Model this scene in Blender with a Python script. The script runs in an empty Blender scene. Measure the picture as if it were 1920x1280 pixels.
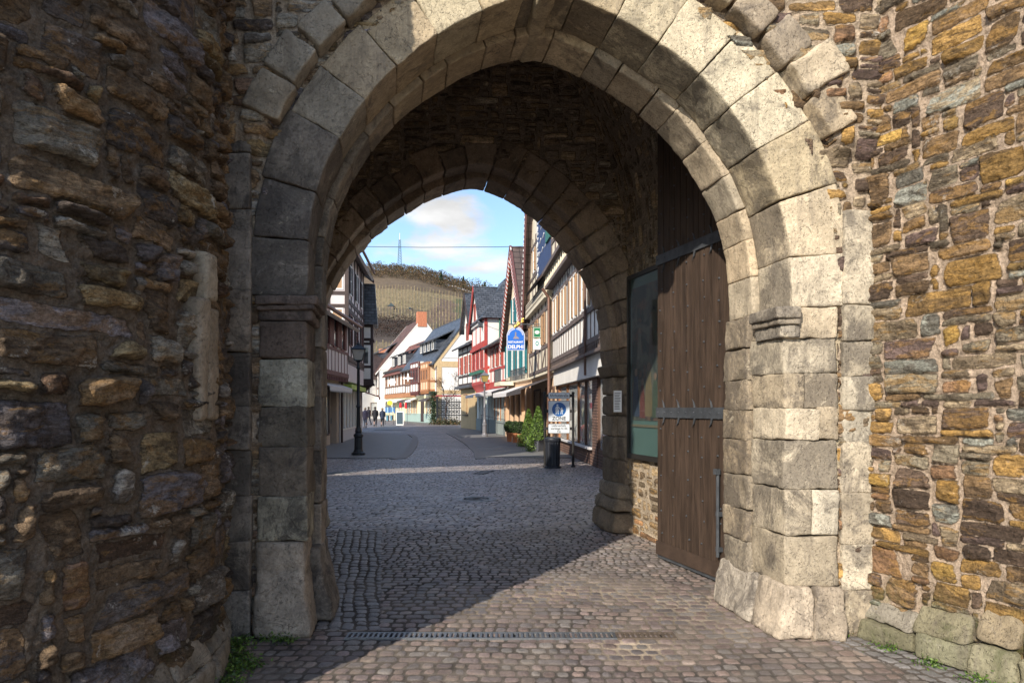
import bpy, math, random
import numpy as np
from mathutils import Vector, Matrix
R = math.radians
PI = math.pi
rnd = random.Random(7)
scene = bpy.context.scene
col = scene.collection
F, CX, HY, EYE = 1280.0, 960.0, 765.0, 1.6      # focal length in px, optical axis, horizon row, eye height


def at(px, py, Y):
    return ((px - CX) / F * Y, Y, EYE - (py - HY) / F * Y)


def gnd(px, py):
    Y = EYE * F / (py - HY)
    return ((px - CX) / F * Y, Y, 0.0)


# ------------------------------------------------------------------ noise
def _hash(ix, iy, iz, seed):
    h = (ix.astype(np.int64) * 374761393 + iy.astype(np.int64) * 668265263 + iz.astype(np.int64) * 2147483647 + seed * 974634777) & 0xFFFFFFFF
    h = ((h ^ (h >> 13)) * 1274126177) & 0xFFFFFFFF
    h = ((h ^ (h >> 16)) * 2246822519) & 0xFFFFFFFF
    return ((h ^ (h >> 15)) & 0xFFFFFF).astype(np.float64) / 0xFFFFFF


def hash1(i, seed=0):
    i = np.asarray(i)
    return _hash(i, i * 0 + 17, i * 0 + 5, seed)


def hash2(i, j, seed=0):
    return _hash(np.asarray(i), np.asarray(j), np.asarray(i) * 0 + 3, seed)


def vnoise(p, seed=0):
    f = np.floor(p)
    t = p - f
    t = t * t * (3 - 2 * t)
    i = f.astype(np.int64)
    o = 0
    for dx in (0, 1):
        wx = t[..., 0] if dx else 1 - t[..., 0]
        for dy in (0, 1):
            wy = t[..., 1] if dy else 1 - t[..., 1]
            for dz in (0, 1):
                wz = t[..., 2] if dz else 1 - t[..., 2]
                o = o + wx * wy * wz * _hash(i[..., 0] + dx, i[..., 1] + dy, i[..., 2] + dz, seed)
    return o * 2 - 1


def fbm(p, seed=0, octv=4, gain=.5):
    a, s, o = 1.0, 0.0, 0
    for k in range(octv):
        o = o + a * vnoise(p * (2.03 ** k) + k * 13.7, seed + k)
        s += a
        a *= gain
    return o / s


def n2(u, v, f, seed=0, octv=3, gain=.5):
    return fbm(np.stack([u * f, v * f, u * 0 + 3.3], -1), seed, octv, gain)


# ------------------------------------------------------------------ scene objects
def tag(o, label=None, cat=None, group=None, kind=None):
    if label: o['label'] = label
    if cat: o['category'] = cat
    if group: o['group'] = group
    if kind: o['kind'] = kind
    return o


def empty(name, loc=(0, 0, 0), rz=0.0, label=None, cat=None, group=None):
    o = bpy.data.objects.new(name, None)
    o.empty_display_size = .2
    col.objects.link(o)
    o.location = loc
    o.rotation_euler = (0, 0, rz)
    return tag(o, label, cat, group)


def link(name, me, mat=None, parent=None):
    o = bpy.data.objects.new(name, me)
    col.objects.link(o)
    if mat is not None:
        for m in (mat if isinstance(mat, (list, tuple)) else [mat]):
            me.materials.append(m)
    if parent is not None:
        o.parent = parent
    return o


def copy_tree(o, parent=None):
    c = o.copy()
    col.objects.link(c)
    c.parent = parent
    for ch in list(o.children):
        copy_tree(ch, c)
    return c


def np_mesh(name, V, Q, mat, parent=None, colr=None, attrs=None, smooth=True):
    """V (n,3), Q (m,4) or (m,3) arrays -> object"""
    me = bpy.data.meshes.new(name)
    V = np.asarray(V, dtype=np.float32)
    Q = np.asarray(Q, dtype=np.int32)
    k = Q.shape[1]
    me.vertices.add(len(V))
    me.vertices.foreach_set('co', V.ravel())
    me.loops.add(Q.size)
    me.loops.foreach_set('vertex_index', Q.ravel())
    me.polygons.add(len(Q))
    me.polygons.foreach_set('loop_start', np.arange(0, Q.size, k, dtype=np.int32))
    me.polygons.foreach_set('loop_total', np.full(len(Q), k, dtype=np.int32))
    me.update(calc_edges=True)
    if colr is not None:
        a = me.color_attributes.new('Col', 'FLOAT_COLOR', 'POINT')
        c = np.ones((len(V), 4), dtype=np.float32)
        c[:, :3] = colr
        a.data.foreach_set('color', c.ravel())
    for nm, arr in (attrs or {}).items():
        a = me.attributes.new(nm, 'FLOAT', 'POINT')
        a.data.foreach_set('value', np.asarray(arr, dtype=np.float32).ravel())
    if smooth:
        me.polygons.foreach_set('use_smooth', np.ones(len(Q), dtype=bool))
    me.validate()
    return link(name, me, mat, parent)


class MB:
    """mesh builder: boxes, beams, tubes, prisms -> one mesh"""
    def __init__(s):
        s.v, s.f, s.m = [], [], []
        s.cur = 0

    def add(s, vs, fs):
        b = len(s.v)
        s.v += [tuple(v) for v in vs]
        s.f += [tuple(b + i for i in f) for f in fs]
        s.m += [s.cur] * len(fs)
        return s

    def hexa(s, c):
        return s.add(c, [(0, 3, 2, 1), (4, 5, 6, 7), (0, 1, 5, 4), (1, 2, 6, 5), (2, 3, 7, 6), (3, 0, 4, 7)])

    def box(s, x0, x1, y0, y1, z0, z1):
        return s.hexa([(x0, y0, z0), (x1, y0, z0), (x1, y1, z0), (x0, y1, z0), (x0, y0, z1), (x1, y0, z1), (x1, y1, z1), (x0, y1, z1)])

    def beam(s, x0, z0, x1, z1, w, y0, y1):
        """bar in the xz plane from (x0,z0) to (x1,z1), width w, between y0 and y1"""
        dx, dz = x1 - x0, z1 - z0
        L = math.hypot(dx, dz) or 1
        nx, nz = -dz / L * w / 2, dx / L * w / 2
        a, b, c, d = (x0 + nx, z0 + nz), (x0 - nx, z0 - nz), (x1 - nx, z1 - nz), (x1 + nx, z1 + nz)
        return s.hexa([(p[0], y, p[1]) for y in (y0, y1) for p in (a, b, c, d)])

    def prism(s, pts, y0, y1):
        """polygon (x,z) counterclockwise seen from -y, extruded y0..y1"""
        n = len(pts)
        vs = [(p[0], y0, p[1]) for p in pts] + [(p[0], y1, p[1]) for p in pts]
        fs = [tuple(range(n)), tuple(range(2 * n - 1, n - 1, -1))]
        fs += [(i, i + n, (i + 1) % n + n, (i + 1) % n) for i in range(n)]
        return s.add(vs, fs)

    def slab(s, p, t):
        """quad slab p (4 points) with thickness t along its normal (down)"""
        a, b, c, d = [Vector(q) for q in p]
        n = (b - a).cross(d - a).normalized() * t
        return s.hexa([a - n, b - n, c - n, d - n, a, b, c, d])

    def tube(s, pts, r, n=8, caps=True):
        P = [Vector(p) for p in pts]
        rs = r if isinstance(r, (list, tuple)) else [r] * len(P)
        rings = []
        for i, p in enumerate(P):
            d = (P[min(i + 1, len(P) - 1)] - P[max(i - 1, 0)]).normalized()
            u = d.cross(Vector((0, 0, 1)))
            if u.length < 1e-3: u = Vector((1, 0, 0))
            u.normalize()
            w = d.cross(u)
            rings.append([p + (u * math.cos(2 * PI * k / n) + w * math.sin(2 * PI * k / n)) * rs[i] for k in range(n)])
        vs = [v for rg in rings for v in rg]
        fs = [(i * n + k, i * n + (k + 1) % n, (i + 1) * n + (k + 1) % n, (i + 1) * n + k) for i in range(len(P) - 1) for k in range(n)]
        if caps:
            fs += [tuple(range(n - 1, -1, -1)), tuple((len(P) - 1) * n + k for k in range(n))]
        return s.add(vs, fs)

    def lathe(s, prof, c=(0, 0, 0), n=16):
        """profile [(r,z)] about the vertical through c"""
        vs = [(c[0] + r * math.cos(2 * PI * k / n), c[1] + r * math.sin(2 * PI * k / n), c[2] + z) for r, z in prof for k in range(n)]
        m = len(prof)
        fs = [(i * n + k, i * n + (k + 1) % n, (i + 1) * n + (k + 1) % n, (i + 1) * n + k) for i in range(m - 1) for k in range(n)]
        fs += [tuple(range(n - 1, -1, -1)), tuple((m - 1) * n + k for k in range(n))]
        return s.add(vs, fs)

    def build(s, name, mat, parent=None, smooth=False):
        me = bpy.data.meshes.new(name)
        me.from_pydata(s.v, [], s.f)
        if isinstance(mat, (list, tuple)):
            me.polygons.foreach_set('material_index', s.m)
        if smooth:
            me.polygons.foreach_set('use_smooth', [True] * len(s.f))
            try: me.set_sharp_from_angle(angle=R(40))
            except Exception: pass
        me.update()
        return link(name, me, mat, parent)


# ------------------------------------------------------------------ materials
class NT:
    def __init__(s, name):
        s.mat = bpy.data.materials.new(name)
        s.mat.use_nodes = True
        s.t = s.mat.node_tree
        s.n, s.l = s.t.nodes, s.t.links
        s.b = s.n['Principled BSDF']

    def new(s, ty, **kw):
        n = s.n.new(ty)
        for k, v in kw.items():
            if k.startswith('_'): n.inputs[k[1:]].default_value = v
            else: setattr(n, k, v)
        return n

    def put(s, sock, v):
        if isinstance(v, bpy.types.NodeSocket): s.l.new(v, sock)
        elif isinstance(v, (int, float)) or not hasattr(v, '__len__'): sock.default_value = v
        else:
            v = tuple(v)
            sock.default_value = v + (1,) if len(v) == 3 and len(sock.default_value) == 4 else v

    def math(s, op, a, b=0.0, clamp=False):
        n = s.new('ShaderNodeMath', operation=op, use_clamp=clamp)
        s.put(n.inputs[0], a); s.put(n.inputs[1], b)
        return n.outputs[0]

    def mix(s, fac, a, b, mode='MIX'):
        n = s.new('ShaderNodeMix', data_type='RGBA', blend_type=mode)
        s.put(n.inputs[0], fac); s.put(n.inputs[6], a); s.put(n.inputs[7], b)
        return n.outputs[2]

    def map(s, v, a, b, c=0.0, d=1.0, smooth=True):
        n = s.new('ShaderNodeMapRange', interpolation_type='SMOOTHSTEP' if smooth else 'LINEAR')
        for i, q in enumerate((v, a, b, c, d)): s.put(n.inputs[i], q)
        return n.outputs[0]

    def pos(s, scale=(1, 1, 1), offs=None):
        tc = s.new('ShaderNodeTexCoord')
        v = tc.outputs['Object']
        if offs is not None:
            a = s.new('ShaderNodeVectorMath', operation='ADD')
            s.l.new(v, a.inputs[0]); s.put(a.inputs[1], offs)
            v = a.outputs[0]
        m = s.new('ShaderNodeMapping')
        m.inputs['Scale'].default_value = scale
        s.l.new(v, m.inputs[0])
        return m.outputs[0]

    def noise(s, vec, scale, detail=5, rough=.55, dist=0.0):
        n = s.new('ShaderNodeTexNoise')
        s.l.new(vec, n.inputs['Vector'])
        n.inputs['Scale'].default_value = scale
        n.inputs['Detail'].default_value = min(detail, 6)
        n.inputs['Roughness'].default_value = rough
        n.inputs['Distortion'].default_value = dist
        return n.outputs['Fac']

    def bump(s, h, dist, strength=1.0, normal=None):
        n = s.new('ShaderNodeBump')
        n.inputs['Distance'].default_value = dist
        n.inputs['Strength'].default_value = strength
        s.l.new(h, n.inputs['Height'])
        if normal is not None: s.l.new(normal, n.inputs['Normal'])
        return n.outputs[0]

    def out(s, colr=None, rough=None, normal=None, metal=None, spec=None):
        b = s.b
        if colr is not None: s.put(b.inputs['Base Color'], colr)
        if rough is not None: s.put(b.inputs['Roughness'], rough)
        if normal is not None: s.l.new(normal, b.inputs['Normal'])
        if metal is not None: s.put(b.inputs['Metallic'], metal)
        if spec is not None: s.put(b.inputs['Specular IOR Level'], spec)
        return s.mat


def simple(name, c, rough=.7, metal=0.0, var=.18, scale=6.0, bump=.002, stretch=(1, 1, 1), spec=None, dirt=0.0):
    k = NT(name)
    p = k.pos(stretch)
    n = k.noise(p, scale, 6, .6)
    f = k.map(n, .25, .75, 1 - var, 1 + var, False)
    cc = k.mix(1.0, c, k.comb(f), 'MULTIPLY') if hasattr(k, 'comb') else None
    if dirt > 0:
        d = k.map(k.noise(k.pos((1, 1, .4)), scale * .35, 7, .65), .45, .75, 0, dirt)
        cc = k.mix(d, cc, tuple(x * .35 for x in c))
    nm = k.bump(k.noise(p, scale * 8, 4), bump, .6) if bump else None
    return k.out(cc, rough, nm, metal, spec)


def _comb(s, f):
    n = s.new('ShaderNodeCombineColor')
    for i in range(3): s.l.new(f, n.inputs[i])
    return n.outputs[0]


NT.comb = _comb


def attr(k, name):
    n = k.new('ShaderNodeAttribute', attribute_name=name)
    return n


def rubble_mat(name, mortar, bumpd=.012, ochre=(.42, .24, .07), och=.25, dark=.5, mort_n=.3, moss=0.0, mossz=.5, pale=0.0):
    k = NT(name)
    c = attr(k, 'Col').outputs['Color']
    e = attr(k, 'edge').outputs['Fac']
    sid = attr(k, 'sid').outputs['Fac']
    ofs = k.new('ShaderNodeCombineXYZ')
    k.l.new(k.math('MULTIPLY', sid, 37.0), ofs.inputs[0]); k.l.new(k.math('MULTIPLY', sid, 91.0), ofs.inputs[1]); k.l.new(k.math('MULTIPLY', sid, 53.0), ofs.inputs[2])
    p0 = k.pos()
    ps = k.pos((1, 1, 2.6), ofs.outputs[0])          # bedding streaks
    n1 = k.noise(ps, 5.5, 9, .68, .6)
    n2_ = k.noise(k.pos((1, 1, 1), ofs.outputs[0]), 14, 8, .7)
    nf = k.noise(p0, 75, 6, .7)
    v = k.math('ADD', k.math('MULTIPLY', k.map(n1, .3, .72, 0, 1, False), .75), k.math('MULTIPLY', k.map(n2_, .3, .7, 0, 1, False), .35))
    f = k.map(v, 0, 1.1, 1 - dark, 1.5, False)
    st = k.mix(1.0, c, k.comb(f), 'MULTIPLY')
    n3 = k.noise(ps, 3.6, 6, .62, .9)
    # two-tone stones: rust and umber stains whose extent differs from stone to stone
    st = k.mix(k.math('MULTIPLY', k.map(k.math('SUBTRACT', n3, k.math('MULTIPLY', sid, .16)), .42, .5), .62), st, tuple(x * .3 for x in (.2, .14, .1)))
    n4 = k.noise(ps, 4.9, 6, .7, .5)
    st = k.mix(k.math('MULTIPLY', k.map(k.math('ADD', n4, k.math('MULTIPLY', sid, .14)), .6, .68), och * 1.6), st, ochre)
    st = k.mix(k.math('MULTIPLY', k.map(k.noise(p0, 22, 8, .75), .62, .72), .45), st, tuple(min(1, x * 1.5) for x in mortar))   # mortar smears, lime
    if pale > 0:
        st = k.mix(k.math('MULTIPLY', k.map(k.noise(p0, 3.1, 8, .8, .5), .6, .66), pale), st, (.6, .58, .53))
    mc = k.mix(k.map(k.noise(p0, 9, 9, .75), .35, .7), tuple(x * (1 - mort_n) for x in mortar), tuple(x * (1 + mort_n * .6) for x in mortar))
    mc = k.mix(k.math('MULTIPLY', k.map(nf, .52, .7), .45), mc, tuple(x * .45 for x in mortar))
    ed = k.math('ADD', e, k.math('MULTIPLY', k.math('SUBTRACT', k.noise(p0, 30, 6, .7), .5), .022))
    mask = k.map(ed, -.001, .004)
    cc = k.mix(mask, mc, st)
    # gritty grain: fine mineral speckle and bedding lines
    gr1 = k.noise(p0, 58, 6, .78)
    gr2 = k.noise(k.pos((1, 1, 5), ofs.outputs[0]), 13, 6, .75, .4)
    gg = k.math('ADD', k.math('MULTIPLY', k.map(gr1, .34, .66, -.42, .42, False), 1.0), k.math('MULTIPLY', k.map(gr2, .36, .64, -.36, .36, False), mask))
    cc = k.mix(1.0, cc, k.comb(k.math('ADD', gg, 1.0)), 'MULTIPLY')
    cr_ = k.map(k.math('ABSOLUTE', k.math('SUBTRACT', k.noise(ps, 6.5, 5, .6, 1.2), .5)), .0, .012, .72, 0)
    cc = k.mix(k.math('MULTIPLY', cr_, mask), cc, (.03, .022, .016))
    if moss > 0:
        z = k.new('ShaderNodeSeparateXYZ'); k.l.new(k.new('ShaderNodeTexCoord').outputs['Object'], z.inputs[0])
        mz = k.math('MULTIPLY', k.map(z.outputs[2], mossz, mossz * .3), k.map(k.noise(p0, 5, 8, .7), .42, .62))
        cc = k.mix(k.math('MULTIPLY', mz, moss), cc, (.09, .11, .03))
    hs = k.math('ADD', k.math('MULTIPLY', n1, 1.9), k.math('MULTIPLY', n2_, 1.0))
    h = k.math('ADD', k.math('MULTIPLY', nf, .6), k.math('ADD', k.math('MULTIPLY', hs, mask), k.math('MULTIPLY', k.noise(p0, 24, 6, .7), k.math('SUBTRACT', 1.6, mask))))
    b = k.bump(h, bumpd, 1.0)
    return k.out(cc, .88, b, spec=.25)


def ashlar_mat(name, bumpd=.006, dark=.35, patch=.6, darkcol=(.055, .048, .045), pscale=2.6, lo=.52, hi=.66, pale=.0):
    k = NT(name)
    c = attr(k, 'Col').outputs['Color']
    sid = attr(k, 'sid').outputs['Fac']
    ofs = k.new('ShaderNodeCombineXYZ')
    k.l.new(k.math('MULTIPLY', sid, 41.0), ofs.inputs[0]); k.l.new(k.math('MULTIPLY', sid, 17.0), ofs.inputs[2])
    p0 = k.pos()
    po = k.pos((1, 1, 1), ofs.outputs[0])
    n1 = k.noise(po, 4, 9, .65, .3)
    f = k.map(n1, .3, .7, 1 - dark, 1 + dark * .7, False)
    st = k.mix(1.0, c, k.comb(f), 'MULTIPLY')
    # each block its own warmth
    st = k.mix(1.0, st, k.mix(k.map(sid, 0, 1, 0, 1, False), (1.0, 1.0, .98), (1.05, .97, .86)), 'MULTIPLY')
    pn = k.noise(po, pscale, 12, .78, .7)
    # per block: how stained
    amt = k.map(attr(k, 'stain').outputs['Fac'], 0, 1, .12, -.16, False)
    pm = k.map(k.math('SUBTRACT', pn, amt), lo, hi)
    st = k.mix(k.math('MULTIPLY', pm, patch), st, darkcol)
    sp = k.noise(p0, 34, 10, .8)
    st = k.mix(k.math('MULTIPLY', k.map(sp, .6, .7), .55), st, tuple(x for x in (.12, .1, .08)))
    st = k.mix(k.math('MULTIPLY', k.map(k.noise(p0, 7, 10, .8, .4), .6, .68), .5 + pale), st, (.56, .49, .37) if pale else (.38, .34, .28))
    sg1 = k.noise(p0, 42, 6, .78)
    st = k.mix(1.0, st, k.comb(k.map(sg1, .34, .66, .74, 1.22, False)), 'MULTIPLY')
    run = k.noise(k.pos((7, 7, .8)), 1.6, 6, .7, .4)
    st = k.mix(k.math('MULTIPLY', k.map(run, .5, .66), .42), st, (.16, .135, .11))
    crk = k.map(k.math('ABSOLUTE', k.math('SUBTRACT', k.noise(po, 2.2, 6, .62, 1.0), .5)), 0, .006, .6, 0)
    st = k.mix(crk, st, (.05, .042, .035))
    pit = k.map(k.noise(p0, 60, 3, .5), .28, .42)
    h = k.math('ADD', k.math('MULTIPLY', pit, .5), k.math('ADD', k.math('MULTIPLY', n1, 1.5), k.math('MULTIPLY', k.noise(p0, 120, 4, .7), .5)))
    return k.out(st, .85, k.bump(h, bumpd, .9), spec=.25)


def setts_mat(name, joint=(.05, .042, .035), sheen=.5):
    k = NT(name)
    c = attr(k, 'Col').outputs['Color']
    e = attr(k, 'edge').outputs['Fac']
    p0 = k.pos()
    n = k.noise(p0, 9, 8, .65)
    nf = k.noise(p0, 80, 5, .65)
    st = k.mix(1.0, c, k.comb(k.map(n, .3, .7, .72, 1.3, False)), 'MULTIPLY')
    st = k.mix(k.math('MULTIPLY', k.map(nf, .58, .7), .35), st, (.3, .27, .24))
    jn = k.mix(k.map(k.noise(p0, 3, 7, .7), .4, .6), joint, tuple(x * 2.1 for x in joint))
    sand = attr(k, 'sand').outputs['Fac']
    jn = k.mix(sand, jn, (.42, .34, .25))
    ed = k.math('ADD', e, k.math('MULTIPLY', k.math('SUBTRACT', k.noise(p0, 45, 5, .7), .5), .011))
    m = k.map(ed, -.002, .004)
    cc = k.mix(m, jn, st)
    cc = k.mix(1.0, cc, k.comb(k.map(k.noise(p0, 60, 6, .78), .34, .66, .68, 1.3, False)), 'MULTIPLY')
    dirt = k.math('MULTIPLY', k.map(k.noise(p0, .9, 9, .75), .47, .62), .5)
    cc = k.mix(dirt, cc, (.2, .17, .14))
    h = k.math('ADD', k.math('MULTIPLY', n, .8), nf)
    ro = k.map(m, 0, 1, .95, sheen, False)
    return k.out(cc, ro, k.bump(h, .005, .8), spec=.5)


# ------------------------------------------------------------------ masonry geometry
def pack(W, H, seed, cw=.05, ch=.04, sizes=None):
    """irregular courses: greedy packing of rectangles on a fine grid"""
    rg = random.Random(seed)
    nx, ny = int(math.ceil(W / cw)), int(math.ceil(H / ch))
    occ = np.zeros((ny, nx), dtype=bool)
    sizes = sizes or [((2, 4), (1, 1), 3), ((3, 6), (1, 2), 5), ((3, 6), (2, 3), 5), ((4, 8), (3, 4), 2.5), ((6, 9), (2, 3), 1.5), ((1, 2), (1, 2), 2.5)]
    tw = sum(s[2] for s in sizes)
    out = []
    for j in range(ny):
        i = 0
        while i < nx:
            if occ[j, i]: i += 1; continue
            t = rg.random() * tw
            for (wr, hr, wt) in sizes:
                t -= wt
                if t <= 0: break
            w, h = rg.randint(*wr), rg.randint(*hr)
            w, h = min(w, nx - i), min(h, ny - j)
            ww = 0
            while ww < w and not occ[j, i + ww]: ww += 1
            w = ww
            hh = 1
            while hh < h and not occ[j + hh, i:i + w].any(): hh += 1
            occ[j:j + hh, i:i + w] = True
            out.append((i * cw, j * ch, (i + w) * cw, (j + hh) * ch))
            i += w
    return out


def rubble_field(W, H, res, seed, palette, gap=.016, proud=.03, rough=.010, warp=.02, jit=.014, bevel=.022, mrough=.006, cell=(.05, .04), sizes=None, palf=None, bigf=1.0, crisp=.006, facet=.10):
    nu, nv = int(W / res) + 1, int(H / res) + 1
    u, v = np.meshgrid(np.linspace(0, W, nu), np.linspace(0, H, nv))
    wu = u + n2(u, v, 5, seed + 1, 3) * warp + n2(u, v, 34, seed + 61, 2) * crisp
    wv = v + n2(u, v, 5, seed + 2, 3) * warp * .8 + n2(u, v, 34, seed + 62, 2) * crisp + n2(u, v, .9, seed + 3, 2) * .035
    edge = np.full(u.shape, -.05)
    hgt = n2(u, v, 14, seed + 4, 4, .6) * mrough * 1.6 + n2(u, v, 45, seed + 44, 2) * mrough * .6 + n2(u, v, 2.0, seed + 5, 2) * mrough * 1.5
    colr = np.zeros(u.shape + (3,)); colr[:] = (.2, .15, .1)
    sid = np.zeros(u.shape)
    rg = random.Random(seed)
    rects = pack(W + .2, H + .2, seed, cell[0], cell[1], sizes)
    du, dv = W / (nu - 1), H / (nv - 1)
    pw = [p[1] for p in palette]
    for n_, (x0, y0, x1, y1) in enumerate(rects):
        x0 -= .1; x1 -= .1; y0 -= .1; y1 -= .1
        m = .06
        a, b = max(0, int((x0 - m) / du)), min(nu, int((x1 + m) / du) + 2)
        c, d = max(0, int((y0 - m) / dv)), min(nv, int((y1 + m) / dv) + 2)
        if a >= b or c >= d: continue
        g = gap * (.35 + rg.random() * .9)
        jj = jit * min(1.6, (min(x1 - x0, y1 - y0)) / .08)
        q = [(x0 + g + abs(rg.gauss(0, jj)) , y0 + g + abs(rg.gauss(0, jj * .6))), (x1 - g - abs(rg.gauss(0, jj)), y0 + g + abs(rg.gauss(0, jj * .6))),
             (x1 - g - abs(rg.gauss(0, jj)), y1 - g - abs(rg.gauss(0, jj * .6))), (x0 + g + abs(rg.gauss(0, jj)), y1 - g - abs(rg.gauss(0, jj * .6)))]
        U, Vv = wu[c:d, a:b], wv[c:d, a:b]
        kk = 150.0
        acc = 0
        for i in range(4):
            (ax, ay), (bx, by) = q[i], q[(i + 1) % 4]
            L = math.hypot(bx - ax, by - ay) or 1e-3
            dd = ((bx - ax) * (Vv - ay) - (by - ay) * (U - ax)) / L
            acc = acc + np.exp(-kk * np.clip(dd, -.3, .3))
        for (sx_, sy_) in ((0, 0), (1, 0), (1, 1), (0, 1)):          # knocked-off corners
            if rg.random() < .6:
                px_, py_ = (x1 if sx_ else x0), (y1 if sy_ else y0)
                ang = math.atan2((y0 + y1) / 2 - py_, (x0 + x1) / 2 - px_) + rg.gauss(0, .35)
                cut = rg.uniform(.01, .34) * min(x1 - x0, y1 - y0) + g
                acc = acc + np.exp(-kk * np.clip((U - px_) * math.cos(ang) + (Vv - py_) * math.sin(ang) - cut, -.3, .3))
        dd = -np.log(acc) / kk + .005
        cxm, cym = (x0 + x1) / 2, (y0 + y1) / 2
        base = proud * (.35 + rg.random() * .9) * (1 + .5 * min(1, (x1 - x0) * (y1 - y0) / .04) * (bigf - 1))
        tu, tv = rg.gauss(0, .06), rg.gauss(0, .1)
        fa = rg.random() * 6.28; fo = rg.gauss(0, .3) * min(x1 - x0, y1 - y0); fk = abs(rg.gauss(0, facet)) * 1.6
        prof = np.clip(dd / bevel, 0, 1); prof = prof * (2 - prof)
        rr = n2(U + n_ * 3.1, Vv * 1.7 + n_ * 1.7, 11, seed + n_ % 13, 4, .6) * rough * 1.6
        crease = -fk * np.maximum(0, (U - cxm) * math.cos(fa) + (Vv - cym) * math.sin(fa) - fo)
        fb_ = fa + 2.1 + rg.gauss(0, .5)
        crease = crease - fk * .8 * np.maximum(0, (U - cxm) * math.cos(fb_) + (Vv - cym) * math.sin(fb_) - fo)
        hh = prof * np.maximum(.004, base + tu * (U - cxm) + tv * (Vv - cym) + rr + crease) + np.clip(dd, -.02, 0) * .5
        up = dd > edge[c:d, a:b]
        edge[c:d, a:b] = np.where(up, dd, edge[c:d, a:b])
        mo = hgt[c:d, a:b]
        hgt[c:d, a:b] = np.where(up & (dd > 0), mo * (1 - prof) + hh, mo)
        pc = rg.choices(palette, pw)[0][0] if palf is None else palf(rg, cxm, cym)
        br = .66 + rg.random() * .72
        cc = np.array(pc) * br
        colr[c:d, a:b][up] = cc
        sid[c:d, a:b][up] = rg.random()
    return u, v, hgt, edge, colr, sid


def grid_faces(nv, nu, keep=None):
    idx = np.arange(nv * nu).reshape(nv, nu)
    q = np.stack([idx[:-1, :-1], idx[:-1, 1:], idx[1:, 1:], idx[1:, :-1]], -1)
    if keep is not None: q = q[keep]
    return q.reshape(-1, 4)


def rubble_wall(name, mat, mapf, W, H, res, seed, palette, parent=None, hole=None, **kw):
    """mapf(u,v,h) -> (x,y,z) arrays;  hole(x,y,z) -> True where there is no wall"""
    u, v, h, e, c, s = rubble_field(W, H, res, seed, palette, **kw)
    x, y, z = mapf(u, v, h)
    P = np.stack([x, y, z], -1)
    keep = None
    if hole is not None:
        hm = hole(x, y, z)
        keep = ~(hm[:-1, :-1] & hm[:-1, 1:] & hm[1:, 1:] & hm[1:, :-1])
    Q = grid_faces(u.shape[0], u.shape[1], keep)
    used = np.unique(Q)
    rm = np.full(P.shape[0] * P.shape[1], -1); rm[used] = np.arange(len(used))
    return np_mesh(name, P.reshape(-1, 3)[used], rm[Q], mat, parent, c.reshape(-1, 3)[used], {'edge': e.ravel()[used], 'sid': s.ravel()[used]})


class Blocks:
    """rounded, weathered stone blocks gathered into one mesh"""
    def __init__(s):
        s.V, s.Q, s.C, s.S, s.T, s.n = [], [], [], [], [], 0

    def add(s, mapf, size, colr, r=.02, amp=.008, res=.03, seed=None, stain=.5, low=1.0, soff=0):
        seed = seed if seed is not None else rnd.randint(0, 99999)
        ax = []
        for L in size:
            rr = min(r, L * .3)
            core = max(1, int(round((L - 2 * rr) / res)))
            g = np.concatenate([[0, rr * .35, rr], np.linspace(rr, L - rr, core + 1)[1:-1], [L - rr, L - rr * .35, L]])
            ax.append(np.unique(np.round(g, 6)))
        n = [len(a) for a in ax]
        I = np.stack(np.meshgrid(*[np.arange(k) for k in n], indexing='ij'), -1)
        on = np.zeros(I.shape[:3], bool)
        for d in range(3): on |= (I[..., d] == 0) | (I[..., d] == n[d] - 1)
        ids = np.full(I.shape[:3], -1); ids[on] = np.arange(on.sum())
        sz = np.array(size)
        q = np.stack([ax[0][I[..., 0]], ax[1][I[..., 1]], ax[2][I[..., 2]]], -1)[on] - sz / 2
        rr = np.minimum(r, sz * .3)
        cl = np.clip(q, -(sz / 2 - rr), sz / 2 - rr)
        dv = q - cl
        ln = np.linalg.norm(dv / rr, axis=1, keepdims=True)
        q2 = cl + dv / np.maximum(ln, 1e-6)
        p = q2 / sz + .5
        X = mapf(p[:, 0], p[:, 1], p[:, 2])
        X = np.stack(X, -1)
        o = (seed % 1000) * 1.37
        disp = np.stack([fbm(X * 3.5 + o, seed % 97 + k * 7, 2) * amp * 1.3 * low + fbm(X * 16 + o, seed % 89 + k * 5, 3, .6) * amp * .8 for k in range(3)], -1)
        X = X + disp
        fs = []
        for d in range(3):
            for e in (0, n[d] - 1):
                sl = [slice(None)] * 3; sl[d] = e
                g = ids[tuple(sl)]
                qd = np.stack([g[:-1, :-1], g[1:, :-1], g[1:, 1:], g[:-1, 1:]], -1).reshape(-1, 4)
                flip = (e == 0) ^ (d == 1)
                fs.append(qd[:, ::-1] if flip else qd)
        fs = np.concatenate(fs)
        s.V.append(X); s.Q.append(fs + s.n); s.n += len(X)
        s.C.append(np.tile(np.array(colr), (len(X), 1)))
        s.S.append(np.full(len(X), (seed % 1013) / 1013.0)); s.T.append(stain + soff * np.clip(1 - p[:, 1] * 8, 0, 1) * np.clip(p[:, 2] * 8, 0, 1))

    def build(s, name, mat, parent=None):
        return np_mesh(name, np.concatenate(s.V), np.concatenate(s.Q), mat, parent, np.concatenate(s.C), {'sid': np.concatenate(s.S), 'stain': np.concatenate(s.T)})


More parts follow.
